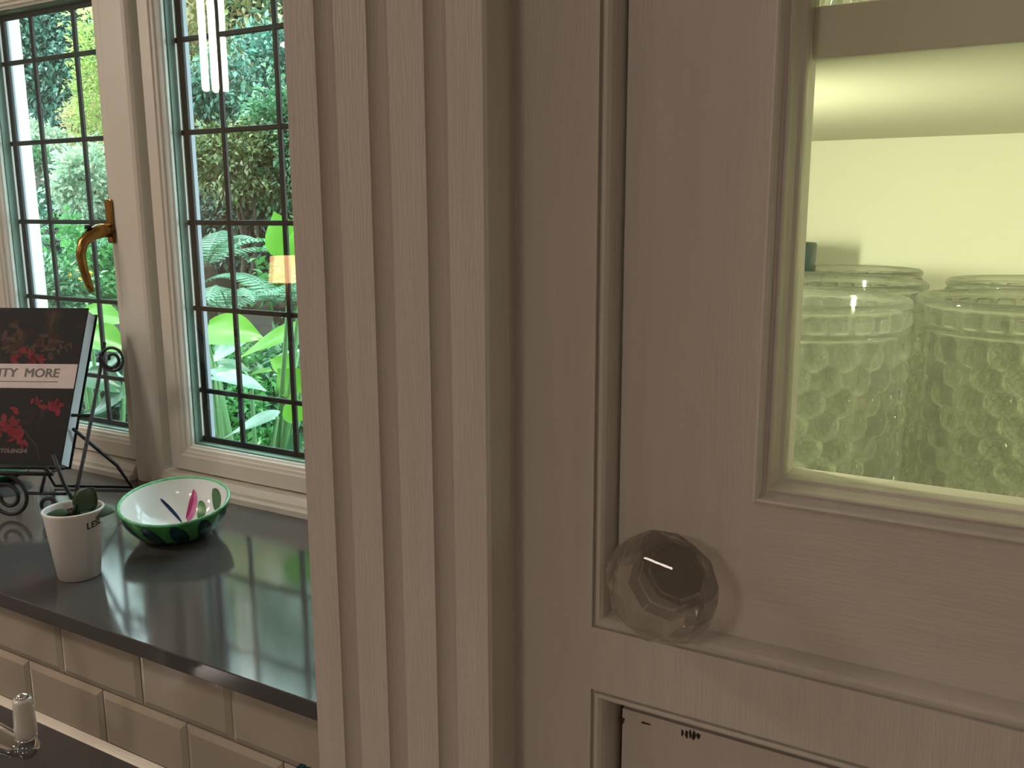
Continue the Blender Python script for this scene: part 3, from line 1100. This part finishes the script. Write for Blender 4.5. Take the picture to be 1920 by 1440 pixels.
def on_cover(TV, TFa, a_right, h, d):
    xm = max(v.x for v in TV)
    V = [bpt(a_right + (xm - v.x), h + v.y, d - (.0002 if v.z > 0 else 0)) for v in TV]
    return V, TFa


TV, TFa = text_vf('PLENTY  MORE', .0215, .0001, 0.0)
TV = [Vector((v.x * 1.04, v.y, v.z)) for v in TV]
obj('title', *join(*[on_cover(TV, TFa, .029 + k * .0006, BZ0 + .019 + l * .0003, -.0005 - .00002 * (k + 2 * l)) for k in (0, 1, 2) for l in (0, 1)]), TXT, cov)
TV, TFa = text_vf('OTTOLENGHI', .0092, .0001, .0002)
obj('author_line', *on_cover(TV, TFa, .060, .019, -.0001), TXTW, cov)
obj('band_rule', *bslab(.029, .16, BZ0 + .0105, BZ0 + .0118, -.0007, -.0004), TXT, cov)


def blossom(a, h, rad, n, m_, seed):
    r = random.Random(seed)
    V, F = [], []
    for k in range(n):
        q = r.uniform(0, 6.28); d = rad * r.uniform(.1, .9)
        ca, ch = a + d * math.cos(q), h + d * math.sin(q)
        L, W = rad * r.uniform(.5, .9), rad * r.uniform(.22, .42)
        rot = r.uniform(0, 6.28)
        base = len(V); nn = 9
        lay = -.00006 - .00003 * k
        for i in range(nn):
            z = 2 * math.pi * i / nn
            x_, y_ = L / 2 * math.cos(z), W / 2 * math.sin(z) * (1 + .3 * math.cos(z))
            aa, hh = ca + x_ * math.cos(rot) - y_ * math.sin(rot), ch + x_ * math.sin(rot) + y_ * math.cos(rot)
            aa, hh = min(max(aa, .001), BWW - .001), min(max(hh, .001), BHH - .001)
            if h > BZ1: hh = max(hh, BZ1 + .0006)
            if h < BZ0: hh = min(hh, BZ0 - .0006)
            V.append(bpt(aa, hh, lay))
        F.append(list(range(base, base + nn)))
    return V, F


for i, (a, h, rad, n, m_) in enumerate([(.100, .178, .022, 9, REDP), (.055, .205, .026, 12, RUST), (.115, .222, .026, 12, RUST), (.150, .205, .02, 8, RUST), (.028, .196, .014, 6, RUST),
                                        (.030, .098, .020, 12, REDP), (.098, .078, .020, 10, REDP), (.088, .052, .026, 12, REDP), (.075, .034, .018, 8, REDP), (.125, .048, .018, 8, RUST), (.150, .095, .022, 9, RUST), (.135, .020, .016, 7, REDP), (.075, .176, .020, 9, REDP), (.110, .062, .022, 10, REDP), (.060, .100, .014, 6, REDP), (.118, .196, .018, 8, RUST), (.085, .196, .018, 8, RUST), (.165, .030, .018, 8, REDP), (.165, .232, .018, 8, RUST)]):
    obj('printed_bloom', *blossom(a, h, rad, n, m_, i), m_, cov)
obj('printed_stem', *tube_vf([bpt(.13, .075, -.0001), bpt(.10, .072, -.0001), bpt(.07, .055, -.0001), bpt(.045, .030, -.0001), bpt(.035, .008, -.0001)], .0006, 6), STEMP, cov)

# ------------------------------------------------------------------ green dish at the left, behind the stand
gp = at(-6, 906, 0.90)
gd = thing('green_dish', (gp.x, .905, SILL_Z), 'flat dark green dish behind the scrolls of the iron book stand', 'dish')
DG = mat('green_dish_glaze', (0.02, 0.13, 0.08), 0.2, coat=0.4)
obj('dish', *lathe_vf([(.004, .0003), (.028, .0003), (.030, .004), (.050, .014), (.054, .018), (.0545, .0195), (.052, .0195), (.046, .014), (.028, .006), (.002, .005)], 40, (gp.x, .905, SILL_Z), cap=False), DG, gd, smooth=True)

# ------------------------------------------------------------------ tap with porcelain lever (bottom left)
TP = Vector((-0.957, 0.470, TOP_Z))
tp = thing('kitchen_tap', TP, 'chrome kitchen tap with a white porcelain lever', 'tap')


def lath_at(prof, c, seg=24):
    return lathe_vf(prof, seg, c)


obj('column', *lath_at([(.030, 0), (.030, .006), (.022, .012), (.017, .022), (.016, .085), (.020, .090), (.022, .098), (.022, .120), (.020, .128), (.017, .134), (.0165, .150), (.010, .158), (.002, .160)], TP, 32), CHROME, tp, smooth=True)
L0 = Vector((-0.889, 0.500, -0.556))
obj('valve_arm', *tube_vf([TP + Vector((.015, .004, .106)), TP + Vector((.032, .013, .104)), L0 + Vector((-.014, -.006, -.006)), L0 + Vector((0, 0, -.006))], .012, 20, rad=[.014, .015, .0125, .010]), CHROME, tp, smooth=True)
obj('ball_joint', *lath_at([(.001, -.019), (.007, -.017), (.0115, -.010), (.012, -.004), (.0095, .003), (.0105, .004), (.0105, .006), (.008, .0065)], L0, 24), CHROME, tp, smooth=True)
lv = obj('lever', *lath_at([(.0098, .0065), (.0108, .008), (.0112, .016), (.0098, .044), (.0096, .048), (.0085, .0505), (.002, .051)], L0, 28), PORC, tp, smooth=True)
obj('cap', *lath_at([(.0066, .0508), (.0066, .052), (.0055, .0545), (.002, .0562), (.0004, .0563)], L0, 20), CHROME, lv, smooth=True)
sp_ = [TP + Vector((0, 0, .155)), TP + Vector((-.005, -.01, .20)), TP + Vector((-.03, -.05, .25)), TP + Vector((-.06, -.10, .26)), TP + Vector((-.085, -.145, .235)), TP + Vector((-.092, -.158, .20))]
obj('spout', *tube_vf(sp_, .010, 16), CHROME, tp, smooth=True)

# ------------------------------------------------------------------ teal scourer in a caddy, bottom edge
TEAL = mat('teal_scourer', (0.012, 0.085, 0.09), 0.95, var=0.5, vscale=220, bump=1.0, bscale=260)
sq = at(566, 1433, 0.585)
cdx, cdy = -0.565, 0.585
cd = thing('sink_caddy', (cdx, cdy, TOP_Z), 'white sink caddy by the tiles, holding a scourer', 'caddy')
obj('cup', *join(box_vf(cdx - .035, cdx + .035, cdy - .030, cdy + .030, TOP_Z, TOP_Z + .004), box_vf(cdx - .035, cdx - .032, cdy - .03, cdy + .03, TOP_Z + .004, TOP_Z + .085), box_vf(cdx + .032, cdx + .035, cdy - .03, cdy + .03, TOP_Z + .004, TOP_Z + .085),
                 box_vf(cdx - .032, cdx + .032, cdy - .030, cdy - .027, TOP_Z + .004, TOP_Z + .085), box_vf(cdx - .032, cdx + .032, cdy + .027, cdy + .030, TOP_Z + .004, TOP_Z + .085)), PORC, cd)
bm = bmesh.new()
bmesh.ops.create_grid(bm, x_segments=14, y_segments=22, size=.5)
gr = bmesh.ops.extrude_face_region(bm, geom=list(bm.faces))
for g in gr['geom']:
    if isinstance(g, bmesh.types.BMVert): g.co.z += 1
r = random.Random(5)
for v in bm.verts:
    v.co = Vector((cdx - .006 + v.co.x * .030 + r.uniform(-.0012, .0012), cdy + (v.co.z - .5) * .016 + r.uniform(-.0012, .0012), TOP_Z + .0045 + .058 + v.co.y * .114 + r.uniform(-.0012, .0012)))
V, F = bm_out(bm)
tag(obj('scourer', V, F, TEAL), 'teal fuzzy scourer standing up beside the fluted pilaster', 'scourer')

# ------------------------------------------------------------------ lamps of the room (behind the camera, mirrored in the panes)
def area(name, loc, size, energy, col, parent, rot=(0, 0, 0)):
    d = bpy.data.lights.new(name, 'AREA')
    d.shape = 'DISK'
    d.size = size
    d.energy = energy
    d.color = col
    o = bpy.data.objects.new(name, d)
    COL.objects.link(o)
    o.parent = parent
    o.location = Vector(loc) - OFF[parent.name]
    o.rotation_euler = rot
    return o


WARM = (1.0, 0.87, 0.77)
DLG = mat_emit('ceiling_light_glow', (1.0, 0.83, 0.67), 4.0)
for i, (x, y, e, lab) in enumerate([(-1.75, -0.25, 8.0, 'round flush ceiling light nearest the leaded windows'), (-3.3, -1.6, 12.0, 'round flush ceiling light in the far left of the room'), (-0.6, -2.0, 10.5, 'round flush ceiling light behind the camera'), (1.2, -1.6, 3.0, 'round flush ceiling light at the right of the room')]):
    d = thing('ceiling_light', (x, y, CEIL_Z), lab, 'ceiling light', 'round ceiling lights')
    obj('trim_ring', *lathe_vf([(.182, -.0005), (.20, -.0005), (.20, -.02), (.19, -.026), (.182, -.02), (.182, -.0005)], 32, (x, y, CEIL_Z), cap=False), CHROME, d)
    obj('lens', *lathe_vf([(.001, -.0008), (.181, -.0008), (.181, -.012), (.12, -.018), (.001, -.020)], 40, (x, y, CEIL_Z)), DLG, d)
    area('ceiling_lamp', (x, y, CEIL_Z - .03), .36, e, WARM, d)
# twin glass-tube pendant
PXp, PYp = -2.330, 0.0
pd_ = thing('tube_pendant', (PXp, PYp, CEIL_Z), 'pendant light of two glowing glass tubes', 'pendant light')
TUBE = mat_emit('tube_glow', (1.0, 0.90, 0.76), 60.0)
obj('ceiling_rose', *lathe_vf([(.001, -.0005), (.055, -.0005), (.055, -.016), (.05, -.02), (.001, -.02)], 32, (PXp, PYp, CEIL_Z)), CHROME, pd_)
for dx in (-.022, .022):
    obj('cord', *tube_vf([(PXp + dx, PYp, CEIL_Z - .02), (PXp + dx, PYp, .772)], .0015, 6), INK, pd_)
    tb = obj('tube', *lathe_vf([(.001, .0), (.006, .001), (.0085, .006), (.0085, .37), (.006, .376), (.001, .377)], 20, (PXp + dx, PYp, .372)), TUBE, pd_, smooth=True)
    obj('cap', *lathe_vf([(.0095, .378), (.0095, .40), (.002, .402)], 20, (PXp + dx, PYp, .372)), CHROME, tb)
# table lamp with a peach shade on a console
LX, LY = -4.46, -2.5
ct = thing('console_table', (LX, LY, FLOOR_Z), 'dark wooden console table carrying the peach shaded lamp', 'table')
WOOD = mat('dark_wood', (0.10, 0.05, 0.025), 0.4, var=0.3, vscale=10, stretch=(1, 8, 8))
box('table_top', LX - .45, LX + .45, LY - .2, LY + .2, FLOOR_Z + .72, FLOOR_Z + .75, WOOD, ct, bev=.004)
for sx in (-1, 1):
    for sy in (-1, 1):
        box('leg', LX + sx * .41 - .02, LX + sx * .41 + .02, LY + sy * .16 - .02, LY + sy * .16 + .02, FLOOR_Z, FLOOR_Z + .7195, WOOD, ct)
tl_ = thing('table_lamp', (LX, LY, FLOOR_Z + .75), 'table lamp with a glowing peach drum shade', 'table lamp')
TZ = FLOOR_Z + .75
obj('base', *lathe_vf([(.07, .0005), (.07, .012), (.02, .025), (.035, .08), (.05, .14), (.035, .21), (.012, .25), (.010, .36), (.002, .362)], 32, (LX, LY, TZ)), STEEL_D, tl_, smooth=True)
SHADE = mat_emit('lamp_shade', (1.0, 0.55, 0.28), 11.0)
obj('shade', *lathe_vf([(.120, .345), (.098, .520), (.096, .520), (.118, .345), (.120, .345)], 40, (LX, LY, TZ), cap=False), SHADE, tl_, smooth=True)
bl = bpy.data.lights.new('table_lamp_bulb', 'POINT')
bl.energy = 6; bl.color = (1, .62, .35); bl.shadow_soft_size = .03
blo = bpy.data.objects.new('table_lamp_bulb', bl)
COL.objects.link(blo)
blo.parent = tl_
blo.location = (0, 0, .45)

# ------------------------------------------------------------------ garden
GROUND = mat('garden_soil', (0.016, 0.014, 0.010), 0.95, var=0.6, vscale=5, bump=1.0, bscale=30)
V, F = [], []
nx, ny = 60, 44
r = random.Random(11)
for j in range(ny + 1):
    for i in range(nx + 1):
        x = -16 + 17 * i / nx
        y = 1.205 + 9.3 * j / ny
        z = -1.25 + max(0, y - 1.6) * .20 + max(0, y - 3.6) * .38 + .05 * math.sin(3 * x) * math.cos(2.2 * y) + r.uniform(-.03, .03)
        V.append((x, y, z))
for j in range(ny):
    for i in range(nx):
        a = j * (nx + 1) + i
        F.append([a, a + 1, a + nx + 2, a + nx + 1])
tag(obj('garden_bank', V, F, GROUND, smooth=True), 'dark earth bank rising behind the windows', kind=S)


def gz(x, y):
    return -1.25 + max(0, y - 1.6) * .20 + max(0, y - 3.6) * .38


BARK = mat('bark', (0.05, 0.035, 0.025), 0.9, var=0.4, vscale=30)


def foliage_vf(c, rad, N, leaf, seed, hollow=.55, clumps=26, asp=.55, droop=.3):
    """Leaf cloud: clumps of folded leaves over an ellipsoid crown."""
    rg = np.random.default_rng(seed)
    cc = rg.normal(size=(clumps, 3)); cc /= np.linalg.norm(cc, axis=1)[:, None]
    cc *= (hollow + (1 - hollow) * rg.random((clumps, 1)) ** .5)
    idx = rg.integers(0, clumps, N)
    p = cc[idx] + rg.normal(size=(N, 3)) * .20
    p = p * np.array(rad) + np.array(c)
    out = (p - np.array(c)) / np.array(rad)
    d = out + rg.normal(size=(N, 3)) * .8; d[:, 2] -= droop
    d /= np.linalg.norm(d, axis=1)[:, None]
    up = rg.normal(size=(N, 3)) * .55 + np.array([0, 0, 1.0])
    sd = np.cross(d, up); sd /= (np.linalg.norm(sd, axis=1)[:, None] + 1e-6)
    nr = np.cross(sd, d)
    L = leaf * (0.6 + .8 * rg.random((N, 1)))
    W = L * asp
    b0 = p; tip = p + d * L - nr * L * .12
    l = p + d * L * .45 + sd * W * .5 + nr * W * .14
    rr = p + d * L * .45 - sd * W * .5 + nr * W * .14
    V = np.stack([b0, l, tip, rr], 1).reshape(-1, 3)
    F = []
    for i in range(N):
        a = i * 4
        F.append((a, a + 1, a + 2)); F.append((a, a + 2, a + 3))
    return V.tolist(), F


LM = {
    'blue': mat_leaf('bluish_evergreen_leaf', [(0.015, 0.09, 0.06), (0.05, 0.22, 0.15), (0.13, 0.38, 0.29), (0.36, 0.62, 0.54)], .30, .25, .8),
    'dark': mat_leaf('dark_evergreen_leaf', [(0.008, 0.035, 0.022), (0.015, 0.06, 0.04), (0.04, 0.14, 0.10), (0.12, 0.28, 0.22)], .35, .2),
    'lime': mat_leaf('lime_acer_leaf', [(0.25, 0.42, 0.08), (0.45, 0.58, 0.20), (0.60, 0.55, 0.24)], .45, .45, .5, 1.0),
    'amber': mat_leaf('amber_acer_leaf', [(0.42, 0.34, 0.16), (0.66, 0.50, 0.30), (0.34, 0.48, 0.20), (0.76, 0.66, 0.48)], .45, .45, .5, 1.05),
    'mid': mat_leaf('mid_green_leaf', [(0.02, 0.13, 0.05), (0.07, 0.27, 0.12), (0.18, 0.45, 0.22), (0.42, 0.64, 0.46)], .30, .35, .8),
    'olive': mat_leaf('olive_leaf', [(0.02, 0.05, 0.02), (0.09, 0.17, 0.06), (0.24, 0.32, 0.11), (0.48, 0.52, 0.32)], .35, .35),
    'pale': mat_leaf('pale_silvery_leaf', [(0.30, 0.48, 0.34), (0.50, 0.66, 0.52), (0.62, 0.62, 0.44)], .45, .35, .5, 1.0),
    'fresh': mat_leaf('fresh_green_leaf', [(0.05, 0.28, 0.06), (0.12, 0.45, 0.12), (0.20, 0.58, 0.20)], .35, .4),
}


def shrub(name, px, py, Y, rad, N, leaf, m_, seed, label, cat='shrub', **kw):
    c = at(px, py, Y)
    base = Vector((c.x, c.y, gz(c.x, c.y)))
    t_ = thing(name, base, label, cat, 'plants in the garden')
    obj('foliage', *foliage_vf(c, rad, N, leaf, seed, **kw), LM[m_], t_)
    r = random.Random(seed)
    bmv = []
    for k in range(3):
        e_ = c + Vector((r.uniform(-.5, .5) * rad[0], r.uniform(-.5, .5) * rad[1], r.uniform(-.2, .4) * rad[2]))
        md = (base + e_) / 2 + Vector((r.uniform(-.1, .1), r.uniform(-.1, .1), 0))
        bmv.append(tube_vf([base + Vector((r.uniform(-.05, .05), r.uniform(-.05, .05), -.05)), md, e_], .02, 6, rad=[.016, .011, .005]))
    obj('stem', *join(*bmv), BARK, t_)
    return t_


# far planting, left to right
shrub('evergreen_tree', 40, 90, 6.6, (1.7, 1.0, 1.0), 18700, .074, 'blue', 1, 'bluish evergreen tree at the top of the left casement', 'tree')
shrub('evergreen_tree', -60, 330, 7.2, (2.2, 1.0, 1.3), 13600, .081, 'dark', 2, 'dark evergreen tree deep behind the left casement', 'tree')
shrub('evergreen_tree', 250, 200, 7.6, (2.0, 1.0, 1.6), 13600, .081, 'dark', 3, 'dark evergreen tree behind the window mullion', 'tree')
shrub('evergreen_tree', 480, 330, 6.4, (2.1, .8, 2.0), 15300, .074, 'dark', 4, 'dark evergreen tree filling the back of the right casement', 'tree')
shrub('leafy_tree', 455, -10, 6.0, (1.3, .8, .5), 13600, .063, 'amber', 5, 'amber leaved tree at the top of the right casement', 'tree')
shrub('evergreen_tree', 90, -30, 7.4, (3.0, 1.0, .55), 15300, .089, 'dark', 26, 'dark tree crown above the left casement', 'tree')
shrub('evergreen_tree', 720, 100, 6.8, (1.6, .9, 1.4), 10200, .089, 'mid', 27, 'green tree hidden mostly by the fluted pilaster', 'tree')
shrub('evergreen_tree', 470, -330, 7.6, (2.6, .9, 1.15), 9000, .10, 'mid', 31, 'unseen tall green tree crown above the right casement, added for the sill reflection', 'tree')  # out-of-view crown, added to keep bright sky out of the sill's reflection
shrub('acer', 196, 190, 4.6, (.15, .2, .62), 4420, .041, 'lime', 6, 'lime green acer beside the window mullion', 'shrub', asp=.35)
shrub('amber_acer', 160, 235, 4.8, (.14, .2, .20), 2210, .037, 'amber', 28, 'amber tinted acer branch beside the lime acer', 'shrub', asp=.35)
shrub('pale_shrub', 80, 262, 4.9, (.36, .3, .15), 4420, .044, 'pale', 7, 'pale silvery shrub in the middle of the left casement')
shrub('pale_shrub', 165, 345, 4.1, (.18, .2, .22), 3400, .041, 'pale', 8, 'pale shrub below the acer')
shrub('leafy_shrub', 75, 345, 4.3, (.34, .3, .24), 5100, .044, 'mid', 9, 'mid green shrub at the left of the left casement')
shrub('flowering_shrub', 140, 500, 3.0, (.30, .24, .20), 5100, .033, 'fresh', 10, 'fresh green shrub under the brass handle')
shrub('leafy_shrub', 470, 150, 4.6, (.55, .4, .28), 8840, .044, 'blue', 12, 'bluish green shrub in the upper right casement')
shrub('leafy_shrub', 385, 215, 4.9, (.34, .3, .40), 6120, .044, 'olive', 13, 'olive shrub by the left edge of the right casement')
shrub('leafy_shrub', 445, 305, 4.0, (.34, .3, .20), 6120, .037, 'olive', 14, 'yellow olive shrub in the middle of the right casement')
shrub('leafy_shrub', 540, 270, 4.2, (.22, .25, .34), 4420, .041, 'mid', 15, 'mid green shrub at the edge of the fluted pilaster')
shrub('low_shrub', 200, 745, 2.05, (.20, .14, .14), 2550, .041, 'dark', 16, 'dark low shrub beside the curl of the iron stand')
shrub('low_shrub', 440, 790, 2.5, (.36, .22, .22), 4760, .033, 'fresh', 17, 'fresh green undergrowth below the broad leaves')
shrub('low_shrub', 530, 720, 2.7, (.26, .2, .18), 3060, .033, 'mid', 18, 'mid green undergrowth near the fluted pilaster')
shrub('low_shrub', 70, 560, 2.6, (.30, .2, .16), 3400, .033, 'mid', 19, 'mid green undergrowth behind the cookery book')

shrub('dark_shrub', 470, 425, 4.4, (.55, .4, .30), 7140, .041, 'dark', 29, 'dark leafy shrub above the ferns in the right casement')
shrub('dark_shrub', 110, 440, 4.2, (.55, .4, .24), 6120, .041, 'blue', 30, 'bluish shrub behind the brass window handle')

# planting that the pilaster hides from the camera, seen from a step aside
shrub('leafy_shrub', 660, 360, 4.6, (.75, .45, .60), 5200, .055, 'mid', 32, 'green shrub outside, wholly behind the fluted pilaster')
shrub('leafy_shrub', 830, 330, 5.2, (.85, .5, .85), 5600, .06, 'blue', 33, 'bluish shrub outside, behind the pilaster and face frame')
shrub('leafy_shrub', 1010, 340, 5.4, (.85, .5, .95), 5600, .06, 'olive', 34, 'olive shrub outside, behind the dresser face frame')
shrub('low_shrub', 690, 560, 3.4, (.50, .3, .30), 3600, .045, 'fresh', 35, 'fresh green undergrowth wholly behind the fluted pilaster')
shrub('low_shrub', 880, 560, 3.5, (.55, .3, .34), 3600, .045, 'dark', 36, 'dark undergrowth behind the pilaster and face frame')
fs = [o for o in bpy.data.objects if o.name.startswith('flowering_shrub')][0]
YEL = mat('yellow_petal', (0.62, 0.42, 0.03), 0.5)
for px, py in [(143, 508), (131, 516), (150, 524), (126, 540), (160, 535), (112, 500), (170, 512), (98, 522)]:
    c = at(px, py, 2.72)
    V, F = [c + Vector((0, -.006, 0))], []
    for k in range(10):
        q = 2 * math.pi * k / 10
        rr = .016 if k % 2 == 0 else .008
        V.append(c + Vector((rr * math.cos(q), .004 * (k % 2), rr * math.sin(q))))
    for k in range(10): F.append([0, 1 + k, 1 + (k + 1) % 10])
    obj('flower', V, F, YEL, fs)

# ferns
FERN = mat_leaf('fern_frond', [(0.10, 0.30, 0.18), (0.22, 0.45, 0.32), (0.16, 0.38, 0.24)], .4, .3)


def frond_vf(base, dirv, L, arch, rg):
    V, F = [], []
    d = Vector(dirv).normalized()
    side = d.cross(Vector((0, 0, 1))).normalized()
    n = 22
    def pt(s):
        return base + d * (L * s) + Vector((0, 0, arch * L * (1.7 * s - 1.75 * s * s)))
    for i in range(2, n):
        s_ = i / n
        p = pt(s_)
        tg = (pt(s_ + .02) - pt(s_ - .02)).normalized()
        w = L * .19 * math.sin(math.pi * (s_ ** .75)) ** .8
        nrm = side.cross(tg).normalized()
        for sg in (-1, 1):
            dd = (side * sg + tg * .35 - nrm * (-.12 if nrm.z < 0 else .25)).normalized()
            a = len(V)
            hw = L / n * .34
            V += [p - tg * hw, p + dd * w * .5 - tg * hw * .9, p + dd * w, p + dd * w * .5 + tg * hw * .8, p + tg * hw]
            F.append([a, a + 1, a + 2, a + 3, a + 4])
    a = len(V)
    tv, tf = tube_vf([pt(k / 12) for k in range(13)], .003, 5)
    V += tv
    F += [[q + a for q in f] for f in tf]
    return V, F


def fern(px, py, Y, n, L, seed, label):
    c = at(px, py, Y)
    t_ = thing('fern', c, label, 'fern', 'ferns in the garden')
    rg = random.Random(seed)
    for k in range(n):
        q = 2 * math.pi * k / n + rg.uniform(-.25, .25)
        obj('frond', *frond_vf(c, (math.cos(q), math.sin(q), rg.uniform(.0, .35)), L * rg.uniform(.75, 1.1), rg.uniform(.30, .55), rg), FERN, t_)
    obj('crown', *lathe_vf([(.03, -.5), (.05, -.1), (.04, 0), (.01, .03)], 10, c), BARK, t_)
    return t_


fern(385, 500, 3.0, 11, .46, 1, 'pale fern behind the left edge of the right casement')
fern(430, 590, 2.7, 11, .38, 2, 'pale fern above the broad leaves')
fern(175, 470, 3.5, 10, .50, 3, 'pale fern behind the brass window handle')
fern(530, 575, 2.9, 9, .42, 4, 'dark fern half hidden by the fluted pilaster')

# broad-leaved plants close to the glass
BIG = mat_leaf('broad_leaf_bright', [(0.16, 0.55, 0.04), (0.24, 0.66, 0.07)], .35, .5)
BIGP = mat_leaf('broad_leaf_bluish', [(0.28, 0.55, 0.42), (0.40, 0.66, 0.55)], .25, .25, .8)  # glaucous leaf colour with the pale sky reflection put into it
BIGD = mat_leaf('broad_leaf_dark', [(0.02, 0.14, 0.05), (0.05, 0.22, 0.09)], .3, .3)
STALK = mat('green_stalk', (0.07, 0.20, 0.06), 0.5)


def big_plant(label, base_px, specs):
    b0 = at(*base_px)
    base = Vector((b0.x, b0.y, gz(b0.x, b0.y) - .03))
    t_ = thing('broad_leaved_plant', base, label, 'plant', 'plants in the garden')
    for (pxa, pya, pxb, pyb, Y, W, m_, up) in specs:
        a, b_ = at(pxa, pya, Y), at(pxb, pyb, Y - .02)
        L = (b_ - a).length
        nrm = Vector((.55 * (1 - up), -.75 * (1 - up), .35 + up))
        lf = obj('leaf', *leaf_vf(a, b_ - a, nrm, L, W, .25, .08, 14, 8, heart=True), m_, t_, smooth=True)
        md = (base + a) / 2 + Vector((0, 0, .06))
        obj('stalk', *tube_vf([base, md, a], .006, 6, rad=[.010, .008, .005]), STALK, t_, smooth=True)
    return t_


big_plant('bright broad leaved plant just outside the right casement', (480, 850, 1.75), [
    (385, 618, 490, 628, 1.80, .13, BIG, .25), (575, 618, 435, 662, 1.72, .10, BIG, .45), (548, 480, 512, 396, 1.62, .10, BIG, -.2),
    (570, 500, 560, 420, 1.62, .09, BIG, -.1), (402, 665, 465, 630, 1.85, .085, BIGP, .2), (548, 690, 505, 672, 1.80, .07, BIG, .2),
    (565, 735, 520, 690, 1.70, .09, BIG, .1), (470, 702, 510, 690, 1.80, .035, BIG, .5)])
big_plant('bluish broad leaved plant low in the right casement', (430, 850, 1.65), [
    (398, 706, 500, 722, 1.65, .07, BIGP, .7), (520, 782, 415, 812, 1.58, .085, BIGP, .6), (405, 690, 445, 712, 1.75, .07, BIGP, .5),
    (570, 830, 530, 850, 1.60, .08, BIGD, .4), (560, 790, 545, 740, 1.66, .07, BIG, .1), (400, 680, 470, 690, 1.9, .06, BIGD, .6), (560, 660, 480, 680, 1.9, .06, BIGP, .8)])
big_plant('broad leaved plant outside the left casement, behind the iron curl', (200, 850, 1.70), [
    (150, 590, 230, 598, 1.75, .11, BIG, .3), (170, 622, 235, 655, 1.68, .10, BIG, .2), (150, 682, 235, 700, 1.72, .05, BIGP, .7),
    (160, 700, 230, 730, 1.65, .10, BIGD, .4), (230, 745, 165, 770, 1.62, .10, BIGD, .4), (150, 780, 215, 792, 1.6, .08, BIGD, .5), (235, 660, 190, 690, 1.8, .1, BIGD, .4)])
